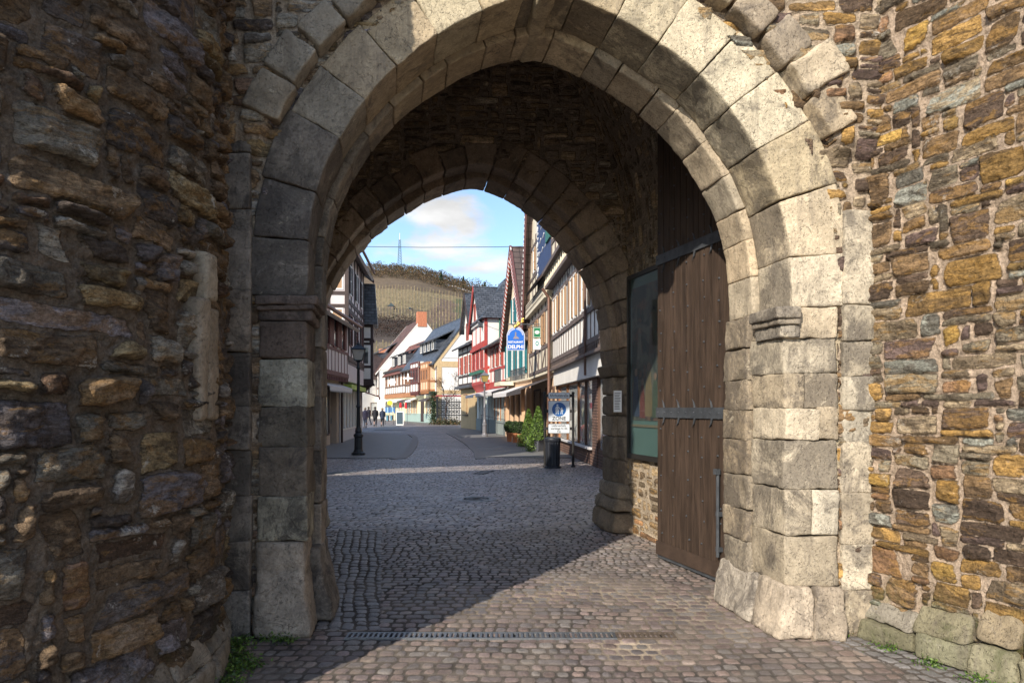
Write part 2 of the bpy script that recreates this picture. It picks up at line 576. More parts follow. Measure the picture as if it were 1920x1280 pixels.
def tri8(c):
    """trilinear map from 8 corners c[i][j][k] (i along a, j along b, k along c)"""
    C = np.array(c, dtype=float)

    def f(a, b, g):
        a, b, g = a[:, None], b[:, None], g[:, None]
        o = 0
        for i in (0, 1):
            for j in (0, 1):
                for k in (0, 1):
                    o = o + (a if i else 1 - a) * (b if j else 1 - b) * (g if k else 1 - g) * C[i, j, k]
        return o[:, 0], o[:, 1], o[:, 2]
    return f
# ================================================================== THE GATE
YA = 4.8          # front face of the gate
SH = .17          # how far the passage drifts to the left per metre of depth
PXM = F / YA


def fx(px): return (px - CX) / PXM
def fz(py): return EYE - (py - HY) / PXM


PAL_R = [((.21, .135, .07), 5), ((.33, .2, .07), 3.2), ((.11, .075, .053), 4), ((.22, .185, .13), 3.8), ((.31, .24, .155), 3), ((.13, .09, .078), 2.5), ((.46, .29, .085), 1.3), ((.25, .25, .21), 1.6), ((.25, .145, .08), 1.2)]
PAL_T = [((.22, .155, .1), 4), ((.27, .185, .11), 3), ((.12, .1, .09), 3), ((.2, .18, .19), 1.5), ((.24, .215, .175), 3), ((.3, .23, .13), 1.2), ((.34, .31, .27), 1.5), ((.19, .12, .08), 1)]
PAL_V = [((.36, .27, .18), 4), ((.46, .35, .23), 2), ((.25, .2, .155), 3), ((.48, .41, .31), .8)]

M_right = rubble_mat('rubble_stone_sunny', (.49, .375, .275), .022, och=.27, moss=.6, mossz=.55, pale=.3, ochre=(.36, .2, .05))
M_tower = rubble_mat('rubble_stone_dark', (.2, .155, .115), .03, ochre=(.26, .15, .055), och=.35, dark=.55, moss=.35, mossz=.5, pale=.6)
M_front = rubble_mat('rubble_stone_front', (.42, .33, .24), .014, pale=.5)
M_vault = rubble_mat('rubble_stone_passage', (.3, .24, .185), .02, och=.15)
M_side = rubble_mat('rubble_stone_side', (.42, .34, .25), .012)
M_ash = ashlar_mat('ashlar_stone', .012, pale=.15)
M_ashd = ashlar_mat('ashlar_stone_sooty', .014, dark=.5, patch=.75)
M_core = simple('stone_core', (.2, .16, .12), .9)

gate = empty('town_gate', (0, YA, 0), 0, 'big stone gateway arch of cut blocks set in rubble masonry, around a dark passage', 'gate')
gate_inv = Matrix.Translation((0, -YA, 0))


def own(o, root=gate, inv=gate_inv):
    """part built in world coordinates: keep it where it is under its root"""
    o.parent = root
    o.matrix_parent_inverse = inv
    return o


# ---- arch curve (arris of the outer order), in x/z at the gate's face
C0 = [(575, 556), (577, 470), (585, 400), (602, 335), (635, 262), (684, 188), (743, 124), (822, 63), (907, 19), (965, -3), (1028, -14), (1092, 0), (1155, 29), (1235, 77), (1314, 138), (1371, 202), (1422, 279), (1462, 370), (1482, 465), (1487, 575)]
C0 = np.array([(fx(a), fz(b)) for a, b in C0])


def resample(P, n=400):
    # Catmull-Rom then even arc length
    out = []
    Q = np.vstack([2 * P[0] - P[1], P, 2 * P[-1] - P[-2]])
    for i in range(1, len(Q) - 2):
        t = np.linspace(0, 1, 24, endpoint=False)[:, None]
        p0, p1, p2, p3 = Q[i - 1], Q[i], Q[i + 1], Q[i + 2]
        out.append(.5 * (2 * p1 + (p2 - p0) * t + (2 * p0 - 5 * p1 + 4 * p2 - p3) * t ** 2 + (3 * p1 - p0 - 3 * p2 + p3) * t ** 3))
    out = np.vstack(out + [P[-1:]])
    d = np.concatenate([[0], np.cumsum(np.linalg.norm(np.diff(out, axis=0), axis=1))])
    s = np.linspace(0, d[-1], n)
    r = np.stack([np.interp(s, d, out[:, k]) for k in (0, 1)], -1)
    return r, d[-1]


class Curve:
    def __init__(s, P):
        s.p, s.L = resample(P)
        t = np.gradient(s.p, axis=0)
        for _ in range(30):
            t[1:-1] = (t[:-2] + t[1:-1] * 2 + t[2:]) / 4
        t /= np.linalg.norm(t, axis=1, keepdims=True)
        s.nrm = np.stack([-t[:, 1], t[:, 0]], -1)       # outward for a left-to-right arch
        s.u = np.linspace(0, 1, len(s.p))

    def at(s, t, b):
        t = np.clip(t, 0, 1)
        return (np.interp(t, s.u, s.p[:, 0]) + np.interp(t, s.u, s.nrm[:, 0]) * b, np.interp(t, s.u, s.p[:, 1]) + np.interp(t, s.u, s.nrm[:, 1]) * b)

    def near(s, x, z):
        i = np.argmin((s.p[:, 0] - x) ** 2 + (s.p[:, 1] - z) ** 2)
        return s.u[i]


A0 = Curve(C0)
# joints read off the arch
JL = [(575, 556), (577, 449), (588, 356), (635, 259), (684, 186), (743, 123), (822, 62), (907, 20), (985, -8)]
JR = [(1078, -4), (1155, 30), (1235, 77), (1314, 138), (1371, 202), (1422, 279), (1465, 373), (1484, 481), (1487, 575)]
J = [A0.near(fx(a), fz(b)) for a, b in JL + JR]
J[0], J[-1] = 0.0, 1.0


def ring_block(B, cv, t0, t1, b0, b1, y0, y1, colr, r=.018, amp=.008, stain=.5, sh=SH, res=.028, low=1.0, ybase=YA, soff=0):
    L = (t1 - t0) * cv.L * (1 + (b1 / 2.2 if b1 > 0 else 0) * .6)

    def mf(a, b, c):
        x, z = cv.at(t0 + (t1 - t0) * a, b0 + (b1 - b0) * b)
        d = y0 + (y1 - y0) * c
        return x - sh * d, ybase + d, z
    B.add(mf, (L, b1 - b0, y1 - y0), colr, r, amp, res, stain=stain, low=low, soff=soff)


gl = .0015
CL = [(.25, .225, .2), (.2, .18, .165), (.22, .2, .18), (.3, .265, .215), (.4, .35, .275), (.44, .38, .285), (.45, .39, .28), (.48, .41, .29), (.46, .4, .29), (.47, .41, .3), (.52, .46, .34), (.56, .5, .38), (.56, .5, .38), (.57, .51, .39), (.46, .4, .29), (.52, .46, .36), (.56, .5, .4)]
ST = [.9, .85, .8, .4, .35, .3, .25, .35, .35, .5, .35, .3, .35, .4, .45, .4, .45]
B = Blocks()
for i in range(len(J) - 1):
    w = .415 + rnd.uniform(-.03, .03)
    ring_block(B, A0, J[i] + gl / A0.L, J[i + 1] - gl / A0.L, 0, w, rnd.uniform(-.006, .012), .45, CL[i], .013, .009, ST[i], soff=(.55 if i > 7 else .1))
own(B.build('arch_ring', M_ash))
# inner order, set back
B = Blocks()
n_in = 21
tj = [0] + sorted(min(.995, max(.005, k / n_in + rnd.uniform(-.008, .008))) for k in range(1, n_in)) + [1]
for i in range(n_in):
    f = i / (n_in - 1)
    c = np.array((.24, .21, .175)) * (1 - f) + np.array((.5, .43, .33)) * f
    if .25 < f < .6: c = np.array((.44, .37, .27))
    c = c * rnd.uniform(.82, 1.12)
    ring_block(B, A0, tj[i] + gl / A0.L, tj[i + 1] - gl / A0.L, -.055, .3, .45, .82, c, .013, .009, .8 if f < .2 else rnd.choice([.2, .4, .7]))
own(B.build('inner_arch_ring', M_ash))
# hood: proud, toothed blocks outside the ring
B = Blocks()
ta, tb = A0.near(fx(620), fz(285)), A0.near(fx(1436), fz(312))
n_h = 17
for i in range(n_h):
    f = (i + .5) / n_h
    a, b = ta + (tb - ta) * i / n_h, ta + (tb - ta) * (i + 1) / n_h
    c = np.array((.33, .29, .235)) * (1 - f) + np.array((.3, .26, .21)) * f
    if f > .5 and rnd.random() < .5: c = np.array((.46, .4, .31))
    c = c * rnd.uniform(.8, 1.15)
    top = .64 + rnd.uniform(-.07, .12)
    ring_block(B, A0, a + .002, b - .002, .425 + rnd.uniform(-.008, .008), top, -.115 + rnd.uniform(-.014, .012), .1, c, .02, .017, .3 if f < .4 else .55, low=1.3)
own(B.build('hood_moulding', M_ash))

# ---- piers
XL0, XL1, XL2, XL3 = fx(412), fx(472), fx(484), fx(576)
def pier_rows(B, x0, x1, rows, y0, y1, colf, r=.014, amp=.01, stain=.5, sh=SH, split=0, skip=()):
    for k in range(len(rows) - 1):
        if k in skip: continue
        z1, z0 = rows[k], rows[k + 1]
        xs = [x0, x1]
        if split and rnd.random() < split: xs = [x0, x0 + (x1 - x0) * rnd.uniform(.35, .65), x1]
        for xa, xb in zip(xs[:-1], xs[1:]):
            dy = rnd.uniform(-.012, .012)

            def mf(a, b, c, xa=xa, xb=xb, z0=z0, z1=z1, dy=dy):
                d = y0 + dy + (y1 - y0) * c
                return xa + (xb - xa) * a - sh * d, YA + d, z0 + (z1 - z0) * b
            B.add(mf, (xb - xa, z1 - z0 - .006, y1 - y0), colf(k), r, amp, .026, stain=stain if not callable(stain) else stain(k))


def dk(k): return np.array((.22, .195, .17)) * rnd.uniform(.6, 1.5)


zr = lambda *ys: [fz(y) for y in ys]
B = Blocks()
# column of blocks against the tower
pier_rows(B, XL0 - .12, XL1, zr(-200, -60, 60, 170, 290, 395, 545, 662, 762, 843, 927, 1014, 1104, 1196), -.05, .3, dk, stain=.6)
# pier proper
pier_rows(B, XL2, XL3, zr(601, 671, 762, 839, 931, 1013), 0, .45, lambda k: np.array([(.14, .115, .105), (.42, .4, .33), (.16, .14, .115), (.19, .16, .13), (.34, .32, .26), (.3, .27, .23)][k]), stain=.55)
# lowest big rendered block, bulging at its foot
def mfoot(a, b, c):
    x0, x1 = fx(478), fx(572)
    z = .0 + b * fz(1013)
    bul = .07 * np.clip(1 - b * 1.5, 0, 1)
    return x0 + (x1 + bul - x0) * a - SH * (.45 * c), YA - .02 - bul * (1 - c) + .45 * c, z
B.add(mfoot, (.4, .68, .45), (.38, .34, .3), .05, .02, .025, stain=.3)
# inner-order pier behind it
pier_rows(B, XL3 - .1, XL3 + .055, zr(556, 640, 742, 850, 960, 1080, 1196), .45, .82, dk, stain=.6)
def mfoot2(a, b, c):
    bul = .1 * np.clip(1 - b * 1.2, 0, 1)
    d = .3 + .56 * c
    return XL3 - .05 + (.12 + bul) * a - SH * d, YA + d, b * .55
B.add(mfoot2, (.17, .55, .56), (.25, .22, .19), .04, .015, .025, stain=.5)
own(B.build('pier', M_ashd))
# strips of small stones filling the gap between column and pier
B = Blocks()
z = 0.0
while z < 2.9:
    h = rnd.uniform(.07, .2)
    def mg(a, b, c, z=z, h=h): return XL1 - .02 + (.09) * a, YA + .05 + .2 * c + 0 * a, z + h * b
    B.add(mg, (.09, h, .2), np.array((.13, .1, .075)) * rnd.uniform(.6, 1.6), .02, .012, .025)
    z += h + .006
own(B.build('gap_filling', M_ashd))

XR0, XR1, XR2, XR3 = 1.915, fx(1572), fx(1580), fx(1637)
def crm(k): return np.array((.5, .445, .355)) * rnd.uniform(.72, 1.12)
B = Blocks()
rowsR = zr(575, 632, 700, 765, 825, 918, 1005, 1098)
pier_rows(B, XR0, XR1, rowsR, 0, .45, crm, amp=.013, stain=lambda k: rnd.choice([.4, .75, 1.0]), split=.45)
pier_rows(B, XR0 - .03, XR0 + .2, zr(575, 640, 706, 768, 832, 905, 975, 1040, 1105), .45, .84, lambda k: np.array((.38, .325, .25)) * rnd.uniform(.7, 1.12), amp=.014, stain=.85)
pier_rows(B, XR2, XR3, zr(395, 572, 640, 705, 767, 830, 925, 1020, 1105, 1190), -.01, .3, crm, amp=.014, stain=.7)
# plinth of the right pier
def mpl(a, b, c):
    out = .10 * (1 - .75 * b)
    d = -.06 + .95 * c
    return XR0 - out + (XR1 + .02 - XR0 + out) * a - SH * d, YA - out * .5 * (1 - c) + d, b * .36
for (a0, a1, c0, c1) in ((0, .48, 0, .4), (.5, 1, 0, .4), (0, .5, .42, 1)):
    B.add(lambda a, b, c, q=(a0, a1, c0, c1): mpl(q[0] + (q[1] - q[0]) * a, b, q[2] + (q[3] - q[2]) * c), ((a1 - a0) * .6, .36, (c1 - c0) * .95), np.array((.43, .38, .32)) * rnd.uniform(.85, 1.1), .03, .018, .025, stain=.6)
own(B.build('pier', M_ash))
gf = Blocks()
z = 0.0
while z < 3.0:
    h = rnd.uniform(.06, .2)
    def mg(a, b, c, z=z, h=h): return XR1 - .03 + .1 * a, YA + .035 + .2 * c + 0 * a, z + h * b
    gf.add(mg, (.1, h, .2), rnd.choice([(.46, .39, .29), (.5, .43, .32), (.33, .22, .11), (.5, .42, .3)]), .02, .012, .025)
    z += h + .004
own(gf.build('gap_filling', M_ash))

# imposts
def impost(name, x0, x1, z0, z1, y0, y1, colr, mat, side):
    Bk = Blocks()
    def mf(a, b, c, part=0):
        d = y0 + (y1 - y0) * c
        return x0 + (x1 - x0) * a - SH * np.maximum(d, 0), YA + d, z0 + (z1 - z0) * b
    hs = [(0, .42, .045), (.42, .62, .02), (.62, 1, 0)]
    for (b0, b1, ins) in hs:
        def m2(a, b, c, b0=b0, b1=b1, ins=ins):
            xa, xb = (x0 + ins, x1) if side > 0 else (x0, x1 - ins)
            d = y0 + ins + (y1 - y0 - ins) * c
            return xa + (xb - xa) * a - SH * np.maximum(d, 0), YA + d, z0 + (z1 - z0) * (b0 + (b1 - b0) * b)
        Bk.add(m2, (x1 - x0, (z1 - z0) * (b1 - b0), y1 - y0), colr, .012, .008, .02, stain=.6)
    own(Bk.build(name, mat))
impost('impost', XR0 - .08, XR0 + .1, fz(633), fz(576), -.07, .33, (.3, .265, .22), M_ash, 1)
impost('impost', fx(484), fx(597), fz(601), fz(556), -.06, .46, (.16, .13, .12), M_ashd, -1)

# moulded rib and keystone stub at the crown
B = Blocks()
def rib(a, b, c):
    th = a * 2 * PI
    return None
k0 = MB()
tk = A0.near(fx(1025), fz(-10))
p0x, p0z = A0.at(tk, .5)
p1x, p1z = A0.at(tk, -.1)
B.add(lambda a, b, c: (float(p1x) + .02 + (a - .5) * .14 + (float(p0x) - float(p1x)) * b - SH * (.86 * c), YA - .12 + .98 * c, float(p1z) + .03 + (float(p0z) - float(p1z)) * b), (.14, .5, 1.0), (.4, .35, .26), .05, .012, .03, stain=.3)
own(B.build('keystone', M_ash))

# ---- front wall sheet with the arch hole
def inside_curve(cv, x, z, b, sh_depth=0.0, s=SH):
    xx = x + s * sh_depth
    P = np.stack(cv.at(np.linspace(0, 1, 120), np.full(120, b)), -1)
    xl = np.interp(z, P[:60, 1], P[:60, 0])
    xr = np.interp(z, P[60:, 1][::-1], P[60:, 0][::-1])
    top = P[:, 1].max()
    return (xx > xl) & (xx < xr) & (z < top)


def front_hole(x, y, z):
    return inside_curve(A0, x, z, .33)


def fm(u, v, h):
    x = -3.4 + u
    out = ~inside_curve(A0, x, v, .47)
    f = np.clip((v - 3.35) / .12, 0, 1) * out
    return x, YA + .03 - h - .098 * f, v


def pf(rg, u, v):
    x = -3.4 + u
    if x < -.6:
        c = rg.choices(PAL_T, [p[1] for p in PAL_T])[0][0]
        return tuple(q * 1.15 for q in c)
    return rg.choices(PAL_R, [p[1] for p in PAL_R])[0][0]


own(rubble_wall('wall', M_front, fm, 6.2, 6.9, .0125, 11, PAL_R, hole=front_hole, palf=pf, proud=.03, gap=.006, rough=.014, mrough=.011, bevel=.012, cell=(.062, .045)))

# ---- passage: vault, side walls, rear wall
YB = 8.8
CR = [(598, 700), (600, 640), (606, 600), (620, 560), (645, 515), (680, 468), (720, 432), (762, 402), (810, 375), (858, 360), (884, 356), (912, 361), (950, 378), (1000, 413), (1045, 455), (1080, 505), (1104, 550), (1119, 600), (1126, 650), (1128, 700)]
CR = np.array([((a - CX) / F * 9.6 + SH * .8, EYE - (b - HY) / F * 9.6) for a, b in CR])
A1 = Curve(CR)
B = Blocks()
n_r = 24
for i in range(n_r):
    t0, t1 = i / n_r, (i + 1) / n_r
    c = np.array((.38, .3, .235)) * rnd.uniform(.6, 1.25)
    ring_block(B, A1, t0 + .0012, t1 - .0012, .08, .36 + rnd.uniform(-.04, .1), 0, .3, c, .016, .012, rnd.random() * .6, ybase=YB, low=1.2)
    ring_block(B, A1, t0 + .0004, t1 - .0004, 0, .3, .3, .8, c * rnd.uniform(.85, 1.15), .016, .013, rnd.random() * .6, ybase=YB, low=1.2)
own(B.build('rear_arch_ring', M_ash))
rear_x0, rear_x1 = CR[0][0], CR[-1][0]
for side, (xa, xb) in enumerate(((rear_x0 - .3, rear_x0), (rear_x1, rear_x1 + .28))):
    B = Blocks()
    zs = [2.02, 1.78, 1.5, 1.22, .92, .6]
    for (ya, yb, ins) in ((0, .3, .06), (.3, .8, 0)):
        x0, x1 = (xa, xb - ins) if side == 0 else (xa + ins, xb)
        for k in range(len(zs) - 1):
            def mf(a, b, c, z1=zs[k], z0=zs[k + 1]):
                d = ya + (yb - ya) * c
                return x0 + (x1 - x0) * a - SH * d, YB + d, z0 + (z1 - z0) * b
            B.add(mf, (x1 - x0, zs[k] - zs[k + 1] - .006, yb - ya), np.array((.27, .22, .17)) * rnd.uniform(.7, 1.2), .03, .014, .03, stain=.4)
    # splayed, rounded foot
    for k, (z0, z1, o) in enumerate(((.0, .26, .17), (.26, .42, .13), (.42, .62, .06))):
        def mf(a, b, c, z0=z0, z1=z1, o=o):
            oo = o * (1 - .35 * b)
            d = -oo * .8 + (.8 + oo * .8) * c
            if side == 0: return xa + (xb + oo - xa) * a - SH * d, YB + d, z0 + (z1 - z0) * b
            return xa - oo + (xb - xa + oo) * a - SH * d, YB + d, z0 + (z1 - z0) * b
        B.add(mf, (.45, z1 - z0, .9), np.array((.24, .2, .155)) * rnd.uniform(.85, 1.1), .05, .018, .03, stain=.3)
    own(B.build('rear_pier', M_ash))
    B = Blocks()
    xo = (xa, xb + .07) if side == 0 else (xa - .07, xb)
    def mi(a, b, c):
        ins = .05 * (1 - b)
        x0, x1 = (xo[0], xo[1] - ins) if side == 0 else (xo[0] + ins, xo[1])
        d = -.04 + .86 * c
        return x0 + (x1 - x0) * a - SH * d, YB + d, 2.02 + .16 * b
    B.add(mi, (.4, .16, .86), (.19, .155, .12), .03, .01, .03)
    own(B.build('rear_impost', M_ash))


def rear_hole(x, y, z):
    return inside_curve(A1, x, z, .2)


own(rubble_wall('rear_wall', M_vault, lambda u, v, h: (-3.6 + u, YB + .03 - h, v), 6.2, 6.9, .022, 21, PAL_V, hole=rear_hole, proud=.025, gap=.01, cell=(.06, .045)))


def side_x(y): return 1.51 + .27 * (YB - y)


own(rubble_wall('side_wall', M_side, lambda u, v, h: (side_x(YA + .5 + u) - h, YA + .5 + u, v), 3.6, 4.2, .018, 31, [((.32, .24, .15), 3), ((.4, .31, .2), 3), ((.22, .16, .1), 2), ((.36, .2, .1), .8)], proud=.018, gap=.012, cell=(.06, .045)))
own(rubble_wall('side_wall', M_vault, lambda u, v, h: (-2.35 - .12 * u + h, YA + .5 + u, v), 3.6, 4.2, .03, 32, PAL_V, proud=.03))


def vault(u, v, h):
    y = YA + .6 + v
    f = v / 3.5
    xl, xr = -2.35 - .12 * (y - YA - .5), side_x(y)
    a = PI * u / 7.6
    cx, rx = (xl + xr) / 2, (xr - xl) / 2
    return cx - np.cos(a) * (rx - h), y, 3.3 + np.sin(a) * (3.3 - h)


own(rubble_wall('vault', M_vault, vault, 7.6, 3.6, .03, 33, PAL_V, proud=.03))
# solid masonry over and behind the sheets
m = MB()
m.box(-3.4, 2.9, YA + .12, YB + .5, 6.65, 6.85)
m.box(2.62, 3.3, YA + .2, YB + .7, 0, 6.7)
m.box(-4.2, -2.95, YA + .6, YB + .7, 0, 6.3)
# reveal masonry either side between front wall and passage, above and beside the opening
def arch_prism(cv, b, y0, y1, x0, x1, ztop, zb=0, s=SH, ybase=YA):
    P = list(zip(*[list(q) for q in cv.at(np.linspace(0, 1, 60), np.full(60, b))]))
    for i in range(59):
        (xa, za), (xb, zb_) = P[i], P[i + 1]
        lo = [(xa - s * y0, ybase + y0, za), (xb - s * y0, ybase + y0, zb_), (xb - s * y1, ybase + y1, zb_), (xa - s * y1, ybase + y1, za)]
        m.hexa(lo + [(p[0], p[1], ztop) for p in lo])
    for (xa, xb) in ((x0, P[0][0]), (P[-1][0], x1)):
        lo = [(xa - (s * y0 if xa not in (x0, x1) else 0), ybase + y0, 0), (xb - (s * y0 if xb not in (x0, x1) else 0), ybase + y0, 0), (xb - (s * y1 if xb not in (x0, x1) else 0), ybase + y1, 0), (xa - (s * y1 if xa not in (x0, x1) else 0), ybase + y1, 0)]
        m.hexa(lo + [(p[0], p[1], ztop) for p in lo])
arch_prism(A0, .12, .1, .74, -3.0, 2.9, 6.7)
arch_prism(A1, .12, .08, .7, -4.1, 2.6, 6.7, ybase=YB)
own(m.build('core', M_core))
# added out of view: wall and raised mass, their gap shapes the sunlit street band
def wl(x): return 7 + .4375 * (x + 10)
m = MB()
m.hexa([(-15, wl(-15) - .8, 0), (-4.1, wl(-4.1) - .8, 0), (-4.1, wl(-4.1), 0), (-15, wl(-15), 0), (-15, wl(-15) - .8, 6.3), (-4.1, wl(-4.1) - .8, 6.3), (-4.1, wl(-4.1), 6.3), (-15, wl(-15), 6.3)])
m.hexa([(-4.1, wl(-4.1) - .8, 5.4), (-.4, wl(-.4) - .8, 5.4), (-.4, wl(-.4), 5.4), (-4.1, wl(-4.1), 5.4), (-4.1, wl(-4.1) - .8, 6.33), (-.4, wl(-.4) - .8, 6.33), (-.4, wl(-.4), 6.33), (-4.1, wl(-4.1), 6.33)])
own(m.build('added_shade_wall', M_core))
m = MB()
m.hexa([(-15, wl(-15) - .8, 8.45), (-.4, wl(-.4) - .8, 8.45), (-.4, wl(-.4), 8.45), (-15, wl(-15), 8.45), (-15, wl(-15) - .8, 10.6), (-.4, wl(-.4) - .8, 10.6), (-.4, wl(-.4), 10.6), (-15, wl(-15), 10.6)])
own(m.build('added_shade_mass', M_core))
for x in (-14.5, -10.8, -5.2, -.7):
    m = MB(); m.box(x - .08, x + .08, wl(x) - .5, wl(x) - .34, 6.2, 8.5); own(m.build('post', M_core))  # unseen props added to carry the raised shading mass

# ---- round tower at the left
tower = empty('round_tower', (-3.66, 3.74, 0), 0, 'dark round rubble stone tower bulging out beside the gateway, in deep shade', 'tower')
TC, TR = (-3.66, 3.74), 1.9
inv = Matrix.Translation((3.66, -3.74, 0))


def tm(u, v, h):
    a = R(-75) + u / TR
    bulge = .018 * np.sin(v * 1.3) + n2(u, v, .8, 77, 2) * .03 + .012 * (v - 2) * .8
    r = TR + h + bulge
    return TC[0] + np.cos(a) * r, TC[1] + np.sin(a) * r, v


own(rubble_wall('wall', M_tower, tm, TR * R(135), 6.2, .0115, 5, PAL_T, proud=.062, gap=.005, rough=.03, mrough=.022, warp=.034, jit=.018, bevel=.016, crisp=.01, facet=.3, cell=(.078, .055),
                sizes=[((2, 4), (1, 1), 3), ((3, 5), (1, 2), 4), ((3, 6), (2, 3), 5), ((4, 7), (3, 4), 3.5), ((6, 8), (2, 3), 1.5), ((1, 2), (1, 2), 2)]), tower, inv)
m = MB(); m.lathe([(TR - .12, 0), (TR - .1, 6.2), (TR - .05, 6.25), (.3, 7.2)], (TC[0], TC[1], 0), 48)
own(m.build('core', M_core, smooth=True), tower, inv)
# plinth stones
B = Blocks()
a = R(-70)
while a < R(58):
    da = R(rnd.uniform(7, 15))
    zt = .37 + rnd.uniform(-.05, .06)
    for (z0, z1, o0, o1) in ((0, .16, .03, .035), (.16, zt, .03, -.07)):
        def mf(p, q, c, a=a, da=da, z0=z0, z1=z1, o0=o0, o1=o1):
            th = a + da * p
            r = TR - .1 + (.13 + o0 + (o1 - o0) * q) * c
            return TC[0] + np.cos(th) * r, TC[1] + np.sin(th) * r, z0 + (z1 - z0) * q
        B.add(mf, (da * TR, z1 - z0 - .004, .16), np.array((.24, .22, .19)) * rnd.uniform(.8, 1.35), .035, .022, .025, stain=.35)
    a += da + R(.15)
own(B.build('plinth', M_ashd), tower, inv)
# two pale dressed strips set upright in the tower's side
B = Blocks()
for (px0, px1, y0, y1, cc) in ((369, 387, 553, 790, (.3, .26, .21)), (388, 405, 572, 788, (.27, .235, .19)), (384, 400, 470, 566, (.36, .32, .26))):
    def lim(px, t):   # point of the tower near its visible edge
        ang = math.atan2((px - CX) / F, 1)
        dx, dy = math.sin(ang), math.cos(ang)
        ox, oy = TC
        b_ = dx * ox + dy * oy
        c_ = ox * ox + oy * oy - (TR + .055) ** 2
        dsc = b_ * b_ - c_
        s_ = b_ - math.sqrt(max(dsc, 0))
        return dx * s_, dy * s_
    (xa, ya), (xb, yb) = lim(px0, 0), lim(px1, 0)
    za, zb = EYE - (y1 - HY) / F * ya, EYE - (y0 - HY) / F * ya
    nx, ny = (xa + xb) / 2 - TC[0], (ya + yb) / 2 - TC[1]
    L = math.hypot(nx, ny); nx /= L; ny /= L
    def mf(p, q, c): 
        o = (c - .8) * .14
        return xa + (xb - xa) * p + nx * o, ya + (yb - ya) * p + ny * o, za + (zb - za) * q
    B.add(mf, (math.hypot(xb - xa, yb - ya), zb - za, .14), cc, .03, .014, .025, stain=.1)
own(B.build('dressed_strip', M_ash), tower, inv)

# ---- flanking wall at the right
P0, P1 = Vector((2.53, 4.8, 0)), Vector((2.53 + .4375 * 4.6, .2, 0))
fd = (P1 - P0).normalized()
fn = Vector((-fd.y, fd.x, 0)) * -1
if fn.x > 0: fn = -fn
flank = empty('rubble_wall', tuple(P0), 0, 'sunlit golden brown rubble stone wall with pale mortar and a mossy foot, right of the gateway', 'wall')
inv = Matrix.Translation(-P0)


def wm(u, v, h):
    hh = h + n2(u, v, .7, 91, 2) * .02
    return P0.x + fd.x * u + fn.x * hh, P0.y + fd.y * u + fn.y * hh, v


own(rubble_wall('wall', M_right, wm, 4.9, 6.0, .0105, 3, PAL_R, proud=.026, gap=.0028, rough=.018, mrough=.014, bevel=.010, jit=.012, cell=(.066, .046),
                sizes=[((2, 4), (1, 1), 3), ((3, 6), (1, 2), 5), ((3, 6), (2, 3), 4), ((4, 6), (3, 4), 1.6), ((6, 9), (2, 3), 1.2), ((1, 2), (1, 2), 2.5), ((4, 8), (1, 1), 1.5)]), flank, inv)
m = MB(); m.hexa([tuple(P0 - fn * .04), tuple(P1 - fn * .04), tuple(P1 - fn * .8), tuple(P0 - fn * .8)] + [tuple(q + Vector((0, 0, 6))) for q in (P0 - fn * .04, P1 - fn * .04, P1 - fn * .8, P0 - fn * .8)])
own(m.build('core', M_core), flank, inv)
B = Blocks()
u = -.05
while u < 4.8:
    L = rnd.uniform(.16, .42)
    zt = .2 + .17 * min(1, (u + .2) / 1.0) + rnd.uniform(-.03, .04)
    for (z0, z1, o0, o1) in ((0, zt * .52, .1, .085), (zt * .53, zt, .09, .01)):
        def mf(p, q, c, u=u, L=L, z0=z0, z1=z1, o0=o0, o1=o1):
            uu = u + L * p
            o = -.08 + (.08 + o0 + (o1 - o0) * q) * c
            return P0.x + fd.x * uu + fn.x * o, P0.y + fd.y * uu + fn.y * o, z0 + (z1 - z0) * q
        B.add(mf, (L, z1 - z0 - .004, .17), rnd.choice([np.array((.27, .25, .17)), np.array((.3, .26, .19)), np.array((.22, .21, .14)), np.array((.3, .29, .26))]) * rnd.uniform(.8, 1.2), .03, .02, .025, stain=.3)
    u += L + .008
own(B.build('plinth', ashlar_mat('mossy_stone', .014, patch=.55, darkcol=(.08, .09, .035), pscale=3, lo=.46, hi=.6)), flank, inv)
# ================================================================== GROUND
M_ground = simple('earth', (.16, .14, .1), .95, scale=.3)
m = MB(); m.add([(-1500, -200, -.12), (1500, -200, -.12), (1500, 2500, -.12), (-1500, 2500, -.12)], [(0, 1, 2, 3)])
tag(m.build('ground', M_ground), kind='structure')


